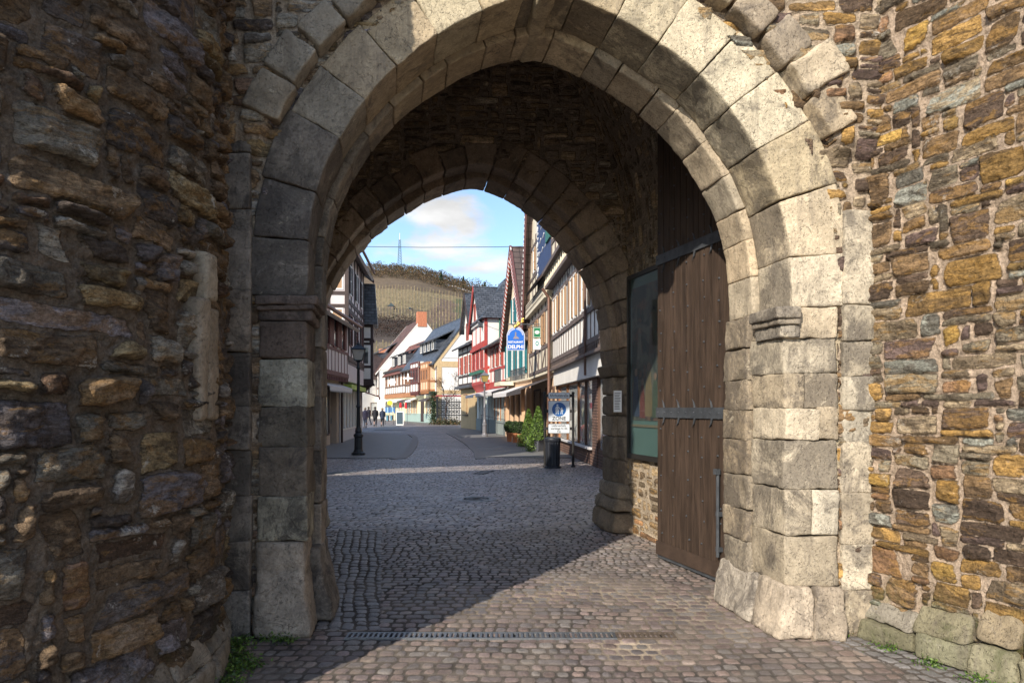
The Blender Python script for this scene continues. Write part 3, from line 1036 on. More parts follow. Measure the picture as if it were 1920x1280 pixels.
def setts(name, x0, x1, y0, y1, rx, ry, sx, sy, seed, mat, wob, pal, keepf=None, strip=None, colsand=None, hmax=.007, zoff=0.0, blend=None):
    nx, ny = int((x1 - x0) / rx) + 1, int((y1 - y0) / ry) + 1
    x, y = np.meshgrid(np.linspace(x0, x1, nx), np.linspace(y0, y1, ny))
    wx = x + n2(x, y, 2.2, seed, 2) * wob + n2(x, y, 9, seed + 4, 2) * .012
    wy = y + n2(x, y, 1.1, seed + 1, 2) * wob * 1.3 + n2(x, y, 9, seed + 5, 2) * .012 + .03 * np.sin(x * 1.3)

    def lay(U, V, su, sv, sd):
        r = np.floor(V / sv).astype(int)
        wv = su * (.8 + .45 * hash1(r, sd))
        q = (U + hash1(r, sd + 1) * su) / wv
        # jitter the vertical joints
        c = np.floor(q).astype(int)
        fq = q - c
        jl = (hash2(c, r, sd + 2) - .5) * .34
        jr = (hash2(c + 1, r, sd + 2) - .5) * .34
        shift_l = fq < jl; shift_r = fq > 1 + jr
        c2 = np.where(shift_l, c - 1, np.where(shift_r, c + 1, c))
        jl = (hash2(c2, r, sd + 2) - .5) * .34; jr = (hash2(c2 + 1, r, sd + 2) - .5) * .34
        a = (q - c2 - jl) * wv; b = (c2 + 1 + jr - q) * wv
        fv = (V / sv - r) * sv
        e = -np.log(np.exp(-110 * a) + np.exp(-110 * b) + np.exp(-110 * fv) + np.exp(-110 * (sv - fv))) / 110
        return e, c2, r
    e, c, r = lay(wx, wy, sx, sy, seed)
    if strip is not None:
        ms = strip(x, y)
        e2, c2, r2 = lay(wy, wx + SH * 1.25 * wy, sx * 1.15, sy * .95, seed + 50)
        e = np.where(ms, e2, e); c = np.where(ms, c2 + 5000, c); r = np.where(ms, r2, r)
    gapw = .0045 + .007 * hash2(c, r, seed + 9)
    ed = e - gapw
    h1 = hash2(c, r, seed + 6)
    prof = np.clip(ed / .008, 0, 1); prof = prof * (2 - prof)
    z = prof * (hmax * (.75 + .5 * h1)) + n2(x, y, 22, seed + 8, 3) * .0032 + n2(x, y, .5, seed + 12, 2) * .012 + (hash2(c, r, seed + 21) - .5) * .008 * prof
    pals = np.array([p for p in pal])
    k = (hash2(c, r, seed + 7) * len(pals)).astype(int) % len(pals)
    colr = pals[k] * (.72 + .56 * hash2(c, r, seed + 13))[..., None]
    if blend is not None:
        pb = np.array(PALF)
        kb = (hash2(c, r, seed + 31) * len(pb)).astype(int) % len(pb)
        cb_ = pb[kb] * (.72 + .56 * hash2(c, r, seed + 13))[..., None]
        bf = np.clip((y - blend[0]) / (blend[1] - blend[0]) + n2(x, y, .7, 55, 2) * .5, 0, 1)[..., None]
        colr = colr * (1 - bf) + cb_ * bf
    sand = np.zeros(x.shape) if colsand is None else colsand(x, y)
    if strip is not None:
        colr = np.where(ms[..., None], np.array((.2, .19, .185)) * (.8 + .4 * h1)[..., None], colr)
    keep = None
    if keepf is not None:
        kk = keepf(x, y); keep = kk[:-1, :-1] & kk[1:, 1:] & kk[:-1, 1:] & kk[1:, :-1]
    Q = grid_faces(ny, nx, keep)
    used = np.unique(Q); rm = np.full(x.size, -1); rm[used] = np.arange(len(used))
    V = np.stack([x, y, z - hmax + zoff], -1).reshape(-1, 3)[used]
    o = np_mesh(name, V, rm[Q], mat, None, colr.reshape(-1, 3)[used], {'edge': ed.ravel()[used], 'sand': sand.ravel()[used]})
    return tag(o, kind='structure')


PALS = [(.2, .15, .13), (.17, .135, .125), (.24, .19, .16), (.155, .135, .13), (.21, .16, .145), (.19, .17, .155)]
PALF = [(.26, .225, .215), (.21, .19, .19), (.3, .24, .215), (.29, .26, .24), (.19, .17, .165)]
M_sett = setts_mat('granite_setts', sheen=.5)
M_settf = setts_mat('granite_setts_polished', joint=(.045, .04, .038), sheen=.4)


def strip_near(x, y):
    xs = x + SH * 1.1 * (y - 4.8)
    a = (xs > -1.5) & (xs < -.93) & (y > 4.95) & (y < 9.4)
    b = (x > 2.15 - .3 * (y - 4.8) * 1.2) & (y < 5.1)
    return a | b


def sandf(x, y):
    return np.clip(n2(x, y, 1.3, 8, 3) * 1.3 + .62 - np.abs(y - 5.8) * .4 - np.abs(x - .8) * .3, 0, 1) * .95


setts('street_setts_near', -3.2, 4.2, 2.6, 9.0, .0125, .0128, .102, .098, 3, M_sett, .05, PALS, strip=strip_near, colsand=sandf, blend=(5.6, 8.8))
setts('street_setts_middle', -9.5, 3.2, 9.0, 27, .03, .028, .115, .108, 8, M_settf, .14, PALF, hmax=.011)
setts('street_setts_behind', -4.2, 6, -3, 2.6, .05, .05, .125, .108, 9, M_sett, .05, PALS)
# behind: one sheet to the end of the street
k = NT('granite_setts_far')
p = k.pos()
vo = k.new('ShaderNodeTexVoronoi', feature='DISTANCE_TO_EDGE'); k.l.new(p, vo.inputs['Vector']); vo.inputs['Scale'].default_value = 6.5
vc = k.new('ShaderNodeTexVoronoi'); k.l.new(p, vc.inputs['Vector']); vc.inputs['Scale'].default_value = 6.5
sp = k.new('ShaderNodeSeparateColor'); k.l.new(vc.outputs['Color'], sp.inputs[0])
cf = k.mix(sp.outputs[0], (.17, .155, .16), (.26, .23, .22))
cf = k.mix(k.map(vo.outputs[0], .02, .12), (.05, .045, .045), cf)
cf = k.mix(1.0, cf, k.comb(k.map(k.noise(p, .35, 8, .6), .35, .65, .8, 1.25, False)), 'MULTIPLY')
M_far = k.out(cf, .5, k.bump(vo.outputs[0], .05, .8))
m = MB(); m.add([(-45, 26.9, -.012), (8, 26.9, -.012), (8, 140, -.012), (-45, 140, -.012)], [(0, 1, 2, 3)])
m.add([(-9.5, 9, -.03), (4, 9, -.03), (4, 27.2, -.03), (-9.5, 27.2, -.03)], [(0, 1, 2, 3)])
tag(m.build('street', M_far), kind='structure')

M_asph = simple('asphalt', (.17, .165, .16), .6, var=.15, scale=3, bump=.003)
M_kerb = simple('kerb_granite', (.3, .29, .28), .7, var=.2, scale=9)
M_paver = simple('paver_band', (.2, .185, .175), .7, var=.25, scale=14)


def sheet(name, pts, z, mat):
    m = MB(); m.add([(p[0], p[1], z) for p in pts], [tuple(range(len(pts)))])
    return tag(m.build(name, mat), kind='structure')


def G2(px, py):
    q = gnd(px, py); return (q[0], q[1])


def band(name, pts, w, z, mat):
    P = [Vector((p[0], p[1], 0)) for p in pts]
    m = MB(); L = []
    for i, p in enumerate(P):
        d = (P[min(i + 1, len(P) - 1)] - P[max(0, i - 1)]).normalized()
        n = Vector((-d.y, d.x, 0)) * w / 2
        L.append((p + n, p - n))
    for i in range(len(P) - 1):
        a, b, c, d = L[i][1], L[i + 1][1], L[i + 1][0], L[i][0]
        m.hexa([(q.x, q.y, z - .04) for q in (a, b, c, d)] + [(q.x, q.y, z) for q in (a, b, c, d)])
    return tag(m.build(name, mat), kind='structure')


# left pavement: asphalt, with a curved kerb band on the street side
kl = [G2(745, 859), G2(757, 850), G2(766, 838), G2(771, 828), G2(770, 820), G2(762, 815)]
sheet('pavement', [G2(560, 858), G2(700, 859.5)] + kl + [G2(700, 811), (-9.6, 45), (-9.6, 22)], .012, M_asph)
band('kerb_band', [G2(735, 860.5)] + [G2(px + 4, py) for px, py in ((748, 859.5), (761, 850), (770, 838), (775, 828), (774, 820), (765, 814))], .3, .02, M_paver)
band('kerb_band', [G2(712, 858), G2(741, 858)], .14, .024, M_kerb)
sheet('pavement', [G2(700, 806), G2(764, 806), G2(742, 797), G2(715, 797)], .014, M_asph)
# right pavement
sheet('pavement', [G2(1060, 858), G2(905, 857), G2(900, 846), G2(889, 836), G2(878, 827), G2(866, 820), G2(850, 812), G2(838, 805), (-5.5, 56), (-.1, 44), (2.4, 27), (2.2, 22)], .012, M_asph)
band('kerb_band', [G2(901, 860), G2(897, 848), G2(885, 837), G2(873, 828), G2(858, 820), G2(842, 812)], .35, .02, M_paver)
band('paver_line', [G2(898, 845), G2(1040, 843)], .09, .019, M_kerb)
band('paver_line', [G2(892, 838), G2(1010, 836)], .09, .019, M_kerb)

# drain across the gateway, manhole covers
M_cast = simple('cast_iron', (.2, .21, .22), .45, .7, var=.2, scale=20, bump=.001)
M_castb = simple('cast_iron_rusty', (.13, .1, .075), .7, .3, var=.3, scale=20, bump=.001)
M_black = simple('dark_gap', (.012, .012, .012), .9, bump=0)
gr = empty('drain_grate', (0, YA, 0), 0, 'long narrow iron drain grate running across the setts under the arch', 'drain grate')
x0, x1 = fx(650), fx(1266)
n = int((x1 - x0) / .036)
for (a, b, mat) in ((x0, x0 + (x1 - x0) * .82, M_cast), (x0 + (x1 - x0) * .82, x1, M_castb)):
    m = MB()
    m.box(a, b, -.065, -.05, -.02, .008); m.box(a, b, .05, .065, -.02, .008)
    x = a
    while x < b:
        m.box(x, x + .017, -.05, .05, -.015, .0075); x += .036
    m.build('grate', mat, gr)
m = MB(); m.box(x0, x1, -.05, .05, -.1, -.006); m.build('channel', M_black, gr)


def manhole(px, py, r, label):
    x, y, _ = gnd(px, py)
    e = empty('manhole_cover', (x, y, 0), 0, label, 'manhole cover')
    m = MB(); m.lathe([(r, -.02), (r, .006), (r * .9, .006), (r * .9, .0)], n=40); m.build('rim', M_cast, e, True)
    m = MB(); m.lathe([(r * .88, -.02), (r * .88, .003)], n=40)
    for q in (.7, .5, .3):
        m.lathe([(r * q, .003), (r * q, .008), (r * (q - .06), .008), (r * (q - .06), .003)], n=32)
    m.build('lid', M_cast, e, True)


manhole(893, 935, .36, 'round ribbed iron manhole cover in the shaded setts beyond the arch')


def rect_cover(px, py, w, l, label, mat, name='drain_cover'):
    x, y, _ = gnd(px, py)
    e = empty(name, (x, y, 0), R(-14), label, 'drain cover')
    m = MB(); m.box(-w / 2, w / 2, -l / 2, l / 2, -.02, .004); m.build('frame', mat, e)
    m = MB()
    for k in range(7): m.box(-w / 2 + .05, w / 2 - .05, -l / 2 + .06 + k * (l - .12) / 7, -l / 2 + .06 + k * (l - .12) / 7 + (l - .12) / 14, .004, .009)
    m.build('bar', M_cast, e)


rect_cover(908, 885, .3, .9, 'long narrow dark drain cover in the setts near the manhole', M_black)
rect_cover(636, 886, .55, .7, 'pale square cover plate in the sunlit setts at the street entrance', M_kerb, 'cover_plate')
# ================================================================== DOOR, DISPLAY CASE, NOTICE
def wood(name, c, axis_scale=(9, 9, .7), bump=.004, rough=.6):
    k = NT(name)
    sid = k.new('ShaderNodeObjectInfo').outputs['Random']
    v = k.new('ShaderNodeCombineXYZ'); k.l.new(k.math('MULTIPLY', sid, 50.0), v.inputs[0]); k.l.new(k.math('MULTIPLY', sid, 90.0), v.inputs[2])
    p = k.pos(axis_scale, v.outputs[0])
    n = k.noise(p, 2.2, 9, .7, .6)
    n2_ = k.noise(k.pos((30, 30, 1), v.outputs[0]), 2.0, 6, .7)
    cc = k.mix(k.map(n, .3, .7), tuple(x * .55 for x in c), tuple(x * 1.5 for x in c))
    cc = k.mix(k.math('MULTIPLY', k.map(n2_, .5, .7), .5), cc, tuple(x * .3 for x in c))
    return k.out(cc, rough, k.bump(k.math('ADD', n, n2_), bump, .8), spec=.3)


M_door = wood('weathered_oak', (.055, .037, .027))
M_iron = simple('wrought_iron', (.10, .11, .125), .5, .5, var=.35, scale=12, bump=.003, dirt=.4)
M_rust = simple('rusty_iron', (.065, .042, .03), .8, .3, var=.35, scale=9, bump=.003)
ha = Vector((1.945, 6.17, 0)); fb = Vector((1.585, 7.31, 0))
# local +x from hinge to free edge, +y away from the passage (towards the side wall)
dd = (fb - ha); DL = dd.length; rz = math.atan2(dd.y, dd.x)
door = empty('gate_door', tuple(ha), rz, 'tall dark brown plank gate door with iron straps, standing open against the passage wall', 'door')
# inside the passage is towards -x world; local y = (-sin, cos) of rz
ly = Vector((-math.sin(rz), math.cos(rz), 0))
sg = 1 if ly.x < 0 else -1      # direction of the visible face in local y
npl = 11
x = 0
M = MB()
for i in range(npl):
    wdt = DL / npl * (1 + rnd.uniform(-.12, .12)); x1 = min(DL, x + wdt)
    if i == npl - 1: x1 = DL
    top = 4.3 + .75 * (x / DL) ** .6
    y0 = sg * (.03 + rnd.uniform(0, .006))
    a = .004
    b0, b1 = (y0, -sg * .03)
    M.hexa([(x + a, b1, .05), (x1 - a, b1, .05), (x1 - a - .004, b0, .05), (x + a + .004, b0, .05), (x + a, b1, top), (x1 - a, b1, top + .03), (x1 - a - .004, b0, top + .03), (x + a + .004, b0, top)])
    x = x1
M.box(0, DL, -sg * .03 if sg > 0 else .03, -sg * .034 if sg > 0 else .034, .05, 3.4)
M.build('planks', M_door, door)


def strap(z, w, length=DL, x0=0.0):
    m = MB(); m.box(x0, x0 + length, *sorted((sg * .034, sg * .05)), z - w / 2, z + w / 2)
    for q in range(4):
        xx = x0 + length * (.14 + .24 * q)
        for s_ in (-1, 1):
            m.tube([(xx, sg * .046, z + s_ * w * .45), (xx + .02, sg * .046, z + s_ * (w * .5 + .05)), (xx + .055, sg * .044, z + s_ * (w * .5 + .085))], [.012, .008, .002], 6)
    for q in range(9):
        m.lathe([(.009, 0), (.009, .004), (.004, .009)], (x0 + .06 + q * (length - .1) / 8, sg * .05, z), 6)
    m.build('hinge_strap', M_iron, door)


strap(1.555, .105); strap(3.17, .105)
m = MB(); m.box(-.005, DL + .004, *sorted((sg * .032, sg * .048)), .05, .19)
m.build('kick_plate', M_rust, door)
m = MB(); m.box(.02, DL, *sorted((-sg * .03, sg * .03)), .012, .05); m.build('bottom_rail', M_iron, door)
m = MB()
for zz in np.arange(.3, 4.2, .21):
    for xx in np.linspace(.08, DL - .08, 5):
        a, b = xx + rnd.uniform(-.03, .03), zz + rnd.uniform(-.04, .04)
        m.tube([(a, sg * .03, b), (a, sg * .044, b)], [.011, .006], 7)
m.build('nails', M_iron, door)
m = MB(); m.tube([(.05, sg * .065, .25), (.05, sg * .065, 1.05)], .016, 8); m.box(.02, .08, *sorted((sg * .03, sg * .07)), .3, .34); m.box(.02, .08, *sorted((sg * .03, sg * .07)), .62, .66); m.box(.03, .07, *sorted((sg * .05, sg * .1)), 1.0, 1.05)
m.build('bolt', M_iron, door)

# glazed display case in the passage wall
y0, y1 = 8.72, 7.15
A = Vector((side_x(y0), y0, 0)); Bv = Vector((side_x(y1), y1, 0))
d = Bv - A
cs = empty('display_case', tuple(A), math.atan2(d.y, d.x), 'tall glass display case with a painted scene, set into the passage wall by the door', 'display case')
lx = Vector((math.cos(cs.rotation_euler.z), math.sin(cs.rotation_euler.z), 0)); lyv = Vector((-lx.y, lx.x, 0))
s2 = 1 if lyv.x < 0 else -1     # side that faces the passage
Lc = d.length
M_bronze = simple('dark_bronze', (.05, .045, .04), .45, .6, bump=.001)
kk = NT('case_glass'); g = kk.b
g.inputs['Base Color'].default_value = (.75, .85, .82, 1); g.inputs['Roughness'].default_value = .03
g.inputs['Base Color'].default_value = (.02, .04, .04, 1); g.inputs['Alpha'].default_value = .3; g.inputs['IOR'].default_value = 1.7; g.inputs['Specular IOR Level'].default_value = 1.0
M_glass = kk.mat
m = MB()
z0, z1 = 1.03, 3.22
yo = sorted((0, s2 * .07))
m.box(-.0, Lc, *yo, z0 - .06, z0); m.box(0, Lc, *yo, z1, z1 + .05); m.box(0, .035, *yo, z0, z1); m.box(Lc - .035, Lc, *yo, z0, z1)
m.build('frame', M_bronze, cs)
m = MB(); m.box(.03, Lc - .03, *sorted((s2 * .05, s2 * .056)), z0, z1); m.build('pane', M_glass, cs)
M_teal = simple('teal_lining', (.17, .32, .29), .8, var=.1, bump=0)
m = MB(); m.box(.03, Lc - .03, *sorted((s2 * .025, s2 * .028)), z0, z1); m.build('lining', M_teal, cs)
k = NT('faded_painting'); p = k.pos((1, 1, 1))
n1 = k.noise(p, 2.2, 6, .6, 1.0); n2_ = k.noise(p, 5, 8, .7)
c_ = k.mix(k.map(n1, .42, .55), (.02, .035, .04), (.2, .2, .15))
c_ = k.mix(k.math('MULTIPLY', k.map(n2_, .52, .6), .8), c_, (.26, .12, .07))
m = MB(); m.box(.08, Lc - .06, *sorted((s2 * .03, s2 * .035)), z0 + .42, z1 - .12); m.build('painting', k.out(c_, .7), cs)
def figure(x, z, h, cc, skin=(.4, .25, .17)):
    f = MB(); yy = sorted((s2 * .036, s2 * .04))
    f.prism([(x - h * .16, z), (x + h * .16, z), (x + h * .1, z + h * .55), (x + h * .07, z + h * .8), (x - h * .07, z + h * .8), (x - h * .12, z + h * .5)], *yy)
    f.build('painted_robe', simple('robe_paint', cc, .8, var=.35, scale=12, bump=0), cs)
    f = MB(); f.prism([(x + h * .06 * math.cos(2 * PI * i / 12), z + h * .88 + h * .08 * math.sin(2 * PI * i / 12)) for i in range(12)], *yy); f.build('painted_head', simple('skin_paint', skin, .8, bump=0), cs)
for (x, z, h, cc) in ((.2, 1.5, .62, (.05, .07, .16)), (.38, 1.48, .5, (.25, .05, .04)), (.55, 1.5, .68, (.3, .22, .1)), (.72, 1.49, .55, (.1, .14, .08)), (.3, 2.2, .4, (.24, .22, .18)), (.62, 2.25, .38, (.16, .1, .07))): figure(x, z, h, cc)
m = MB(); m.box(.05, Lc - .04, *sorted((s2 * .03, s2 * .043)), z0 + .34, z0 + .37); m.build('shelf', simple('pale_wood', (.32, .28, .17), .6), cs)

# small notice on the rear pier
M_white = simple('white_enamel', (.74, .75, .76), .4, var=.04, bump=0)
M_ink = simple('black_print', (.03, .03, .035), .6, var=0, bump=0)
nx, ny, nz_ = at(1158, 752, 8.62)
e = empty('notice_plate', (nx, ny, nz_), 0, 'small white notice with fine print on the rear pier of the passage', 'notice')
m = MB(); m.box(-.05, .05, -.01, .01, -.135, .135); m.build('plate', M_white, e)
m = MB()
for q in range(11): m.box(-.04, .04 - rnd.random() * .02, -.0125, -.0105, .1 - q * .02, .107 - q * .02)
m.build('print', M_ink, e)
# ================================================================== STREET HOUSES
def roof_mat(name, c, c2, sx, sz, ax='x', rough=.55, bumpd=.03, row=.5):
    """tiles or slates: ax = the local axis along the eaves"""
    k = NT(name)
    tcn = k.new('ShaderNodeTexCoord'); sp = k.new('ShaderNodeSeparateXYZ'); k.l.new(tcn.outputs['Object'], sp.inputs[0])
    cb = k.new('ShaderNodeCombineXYZ'); k.l.new(sp.outputs[0 if ax == 'x' else 1], cb.inputs[0]); k.l.new(sp.outputs[2], cb.inputs[1])
    b = k.new('ShaderNodeTexBrick'); k.l.new(cb.outputs[0], b.inputs['Vector'])
    b.offset = row
    b.inputs['Color1'].default_value = (*c, 1); b.inputs['Color2'].default_value = (*c2, 1)
    b.inputs['Mortar'].default_value = tuple(x * .35 for x in c) + (1,)
    b.inputs['Scale'].default_value = 1; b.inputs['Mortar Size'].default_value = .018; b.inputs['Mortar Smooth'].default_value = .3
    b.inputs['Brick Width'].default_value = sx; b.inputs['Row Height'].default_value = sz
    n = k.noise(k.pos(), 1.2, 8, .65)
    cc = k.mix(1.0, b.outputs['Color'], k.comb(k.map(n, .3, .7, .65, 1.35, False)), 'MULTIPLY')
    h = k.math('SUBTRACT', k.math('MULTIPLY', k.noise(k.pos(), 6, 5), .6), b.outputs['Fac'])
    return k.out(cc, rough, k.bump(h, bumpd, .8), spec=.5)


SLX = roof_mat('slate_roof', (.05, .058, .072), (.09, .1, .12), .34, .16, 'x', .42)
SLY = roof_mat('slate_roof_side', (.05, .058, .072), (.1, .11, .13), .34, .16, 'y', .42)
BRX = roof_mat('brown_tiles', (.07, .05, .048), (.1, .07, .065), .3, .26, 'x', .6, .05, 0)
BRY = roof_mat('brown_tiles_side', (.085, .06, .055), (.11, .08, .07), .38, .34, 'y', .6, .05, 0)
RDX = roof_mat('red_tiles', (.22, .075, .05), (.15, .06, .045), .3, .26, 'x', .7, .05, 0)
RBX = roof_mat('red_brown_tiles', (.15, .075, .055), (.1, .055, .045), .3, .26, 'x', .7, .05, 0)
P_white = simple('white_plaster', (.74, .72, .68), .85, var=.1, scale=1.3, bump=.003, dirt=.16)
P_cream = simple('cream_plaster', (.72, .65, .5), .85, var=.1, scale=1.3, bump=.003, dirt=.16)
P_bright = simple('bright_plaster', (.86, .84, .78), .85, var=.05, scale=1.3, bump=.002)
P_grey = simple('grey_plaster', (.55, .54, .55), .85, var=.06, scale=2, bump=.002)
P_ochre = simple('ochre_plaster', (.5, .36, .19), .85, var=.12, scale=2, bump=.003)
P_peach = simple('peach_plaster', (.66, .46, .3), .85, var=.06, scale=2, bump=.002)
P_pink = simple('pinkish_panel', (.62, .56, .56), .8, var=.06, scale=2, bump=.002)
P_beige = simple('beige_plaster', (.42, .34, .27), .85, var=.06, scale=2, bump=.002)
P_pale = simple('pale_green_panel', (.62, .68, .64), .7, var=.05, bump=0)
P_gbase = simple('grey_green_base', (.25, .29, .28), .8, var=.1, bump=.002)
P_mint = simple('mint_base', (.3, .4, .36), .8, var=.08, bump=.001)
P_yel = simple('pale_yellow_plaster', (.68, .64, .42), .85, var=.05, bump=.001)
T_brown = simple('brown_timber', (.12, .065, .045), .7, var=.3, scale=5, stretch=(1, 1, .4))
T_grey = simple('grey_brown_timber', (.13, .1, .09), .7, var=.3, scale=5, stretch=(1, 1, .4))
T_dark = simple('dark_timber', (.045, .028, .025), .65, var=.3, scale=5)
T_wine = simple('wine_brown_timber', (.13, .055, .055), .65, var=.25, scale=5)
T_red = simple('red_timber', (.4, .055, .045), .6, var=.15, scale=5)
T_orange = simple('orange_brown_timber', (.36, .16, .07), .65, var=.2, scale=5)
T_tan = simple('tan_shutter', (.36, .22, .12), .65, var=.15, scale=5)
T_maroon = simple('maroon_shutter', (.12, .035, .03), .6, var=.15, scale=5)
T_rshut = simple('red_shutter', (.42, .09, .06), .6, var=.15, scale=5)
T_teal = simple('teal_shutter', (.02, .19, .22), .55, var=.15, scale=5)
T_green = simple('green_paint', (.02, .14, .09), .5, var=.15, scale=5)
T_blue = simple('blue_paint', (.028, .05, .13), .6, var=.15, scale=5)
W_frame = simple('white_window_paint', (.78, .77, .74), .5, var=.04, bump=0)
M_zinc = simple('zinc', (.1, .1, .1), .45, .6, var=.2, bump=.001)
M_copper = simple('brown_pipe', (.17, .09, .065), .5, .3, var=.2, bump=.001)
M_awn = simple('pale_awning', (.6, .59, .6), .85, var=.06, bump=.001)
M_awnd = simple('dark_awning', (.07, .06, .06), .8, var=.1, bump=.001)
M_lime = simple('lime_fascia', (.36, .5, .09), .6, var=.06, bump=0)
M_brick = roof_mat('brown_brick', (.15, .085, .07), (.1, .06, .055), .25, .08, 'y', .8, .01)
M_brickx = roof_mat('brown_brick_front', (.2, .115, .085), (.13, .075, .06), .25, .08, 'x', .8, .01)
k = NT('window_glass'); g = k.b
n = k.noise(k.pos(), .8, 3)
k.out(k.mix(k.map(n, .4, .6), (.02, .025, .03), (.07, .08, .09)), .06, None, 0, .9)
PANE = k.mat
k = NT('shop_glass'); g = k.b
g.inputs['Base Color'].default_value = (.8, .85, .85, 1); g.inputs['Roughness'].default_value = .02; g.inputs['IOR'].default_value = 1.45; g.inputs['Alpha'].default_value = .3; g.inputs['Specular IOR Level'].default_value = .9
SHOPG = k.mat
k = NT('shop_interior'); p = k.pos((1, 1, 1))
n1 = k.noise(p, 1.6, 5, .6, .8); n2_ = k.noise(p, 3.5, 6, .7)
c_ = k.mix(k.map(n1, .4, .6), (.1, .08, .06), (.55, .48, .36))
c_ = k.mix(k.math('MULTIPLY', k.map(n2_, .55, .62), .8), c_, (.5, .12, .08))
SHOPI = k.out(c_, .8)


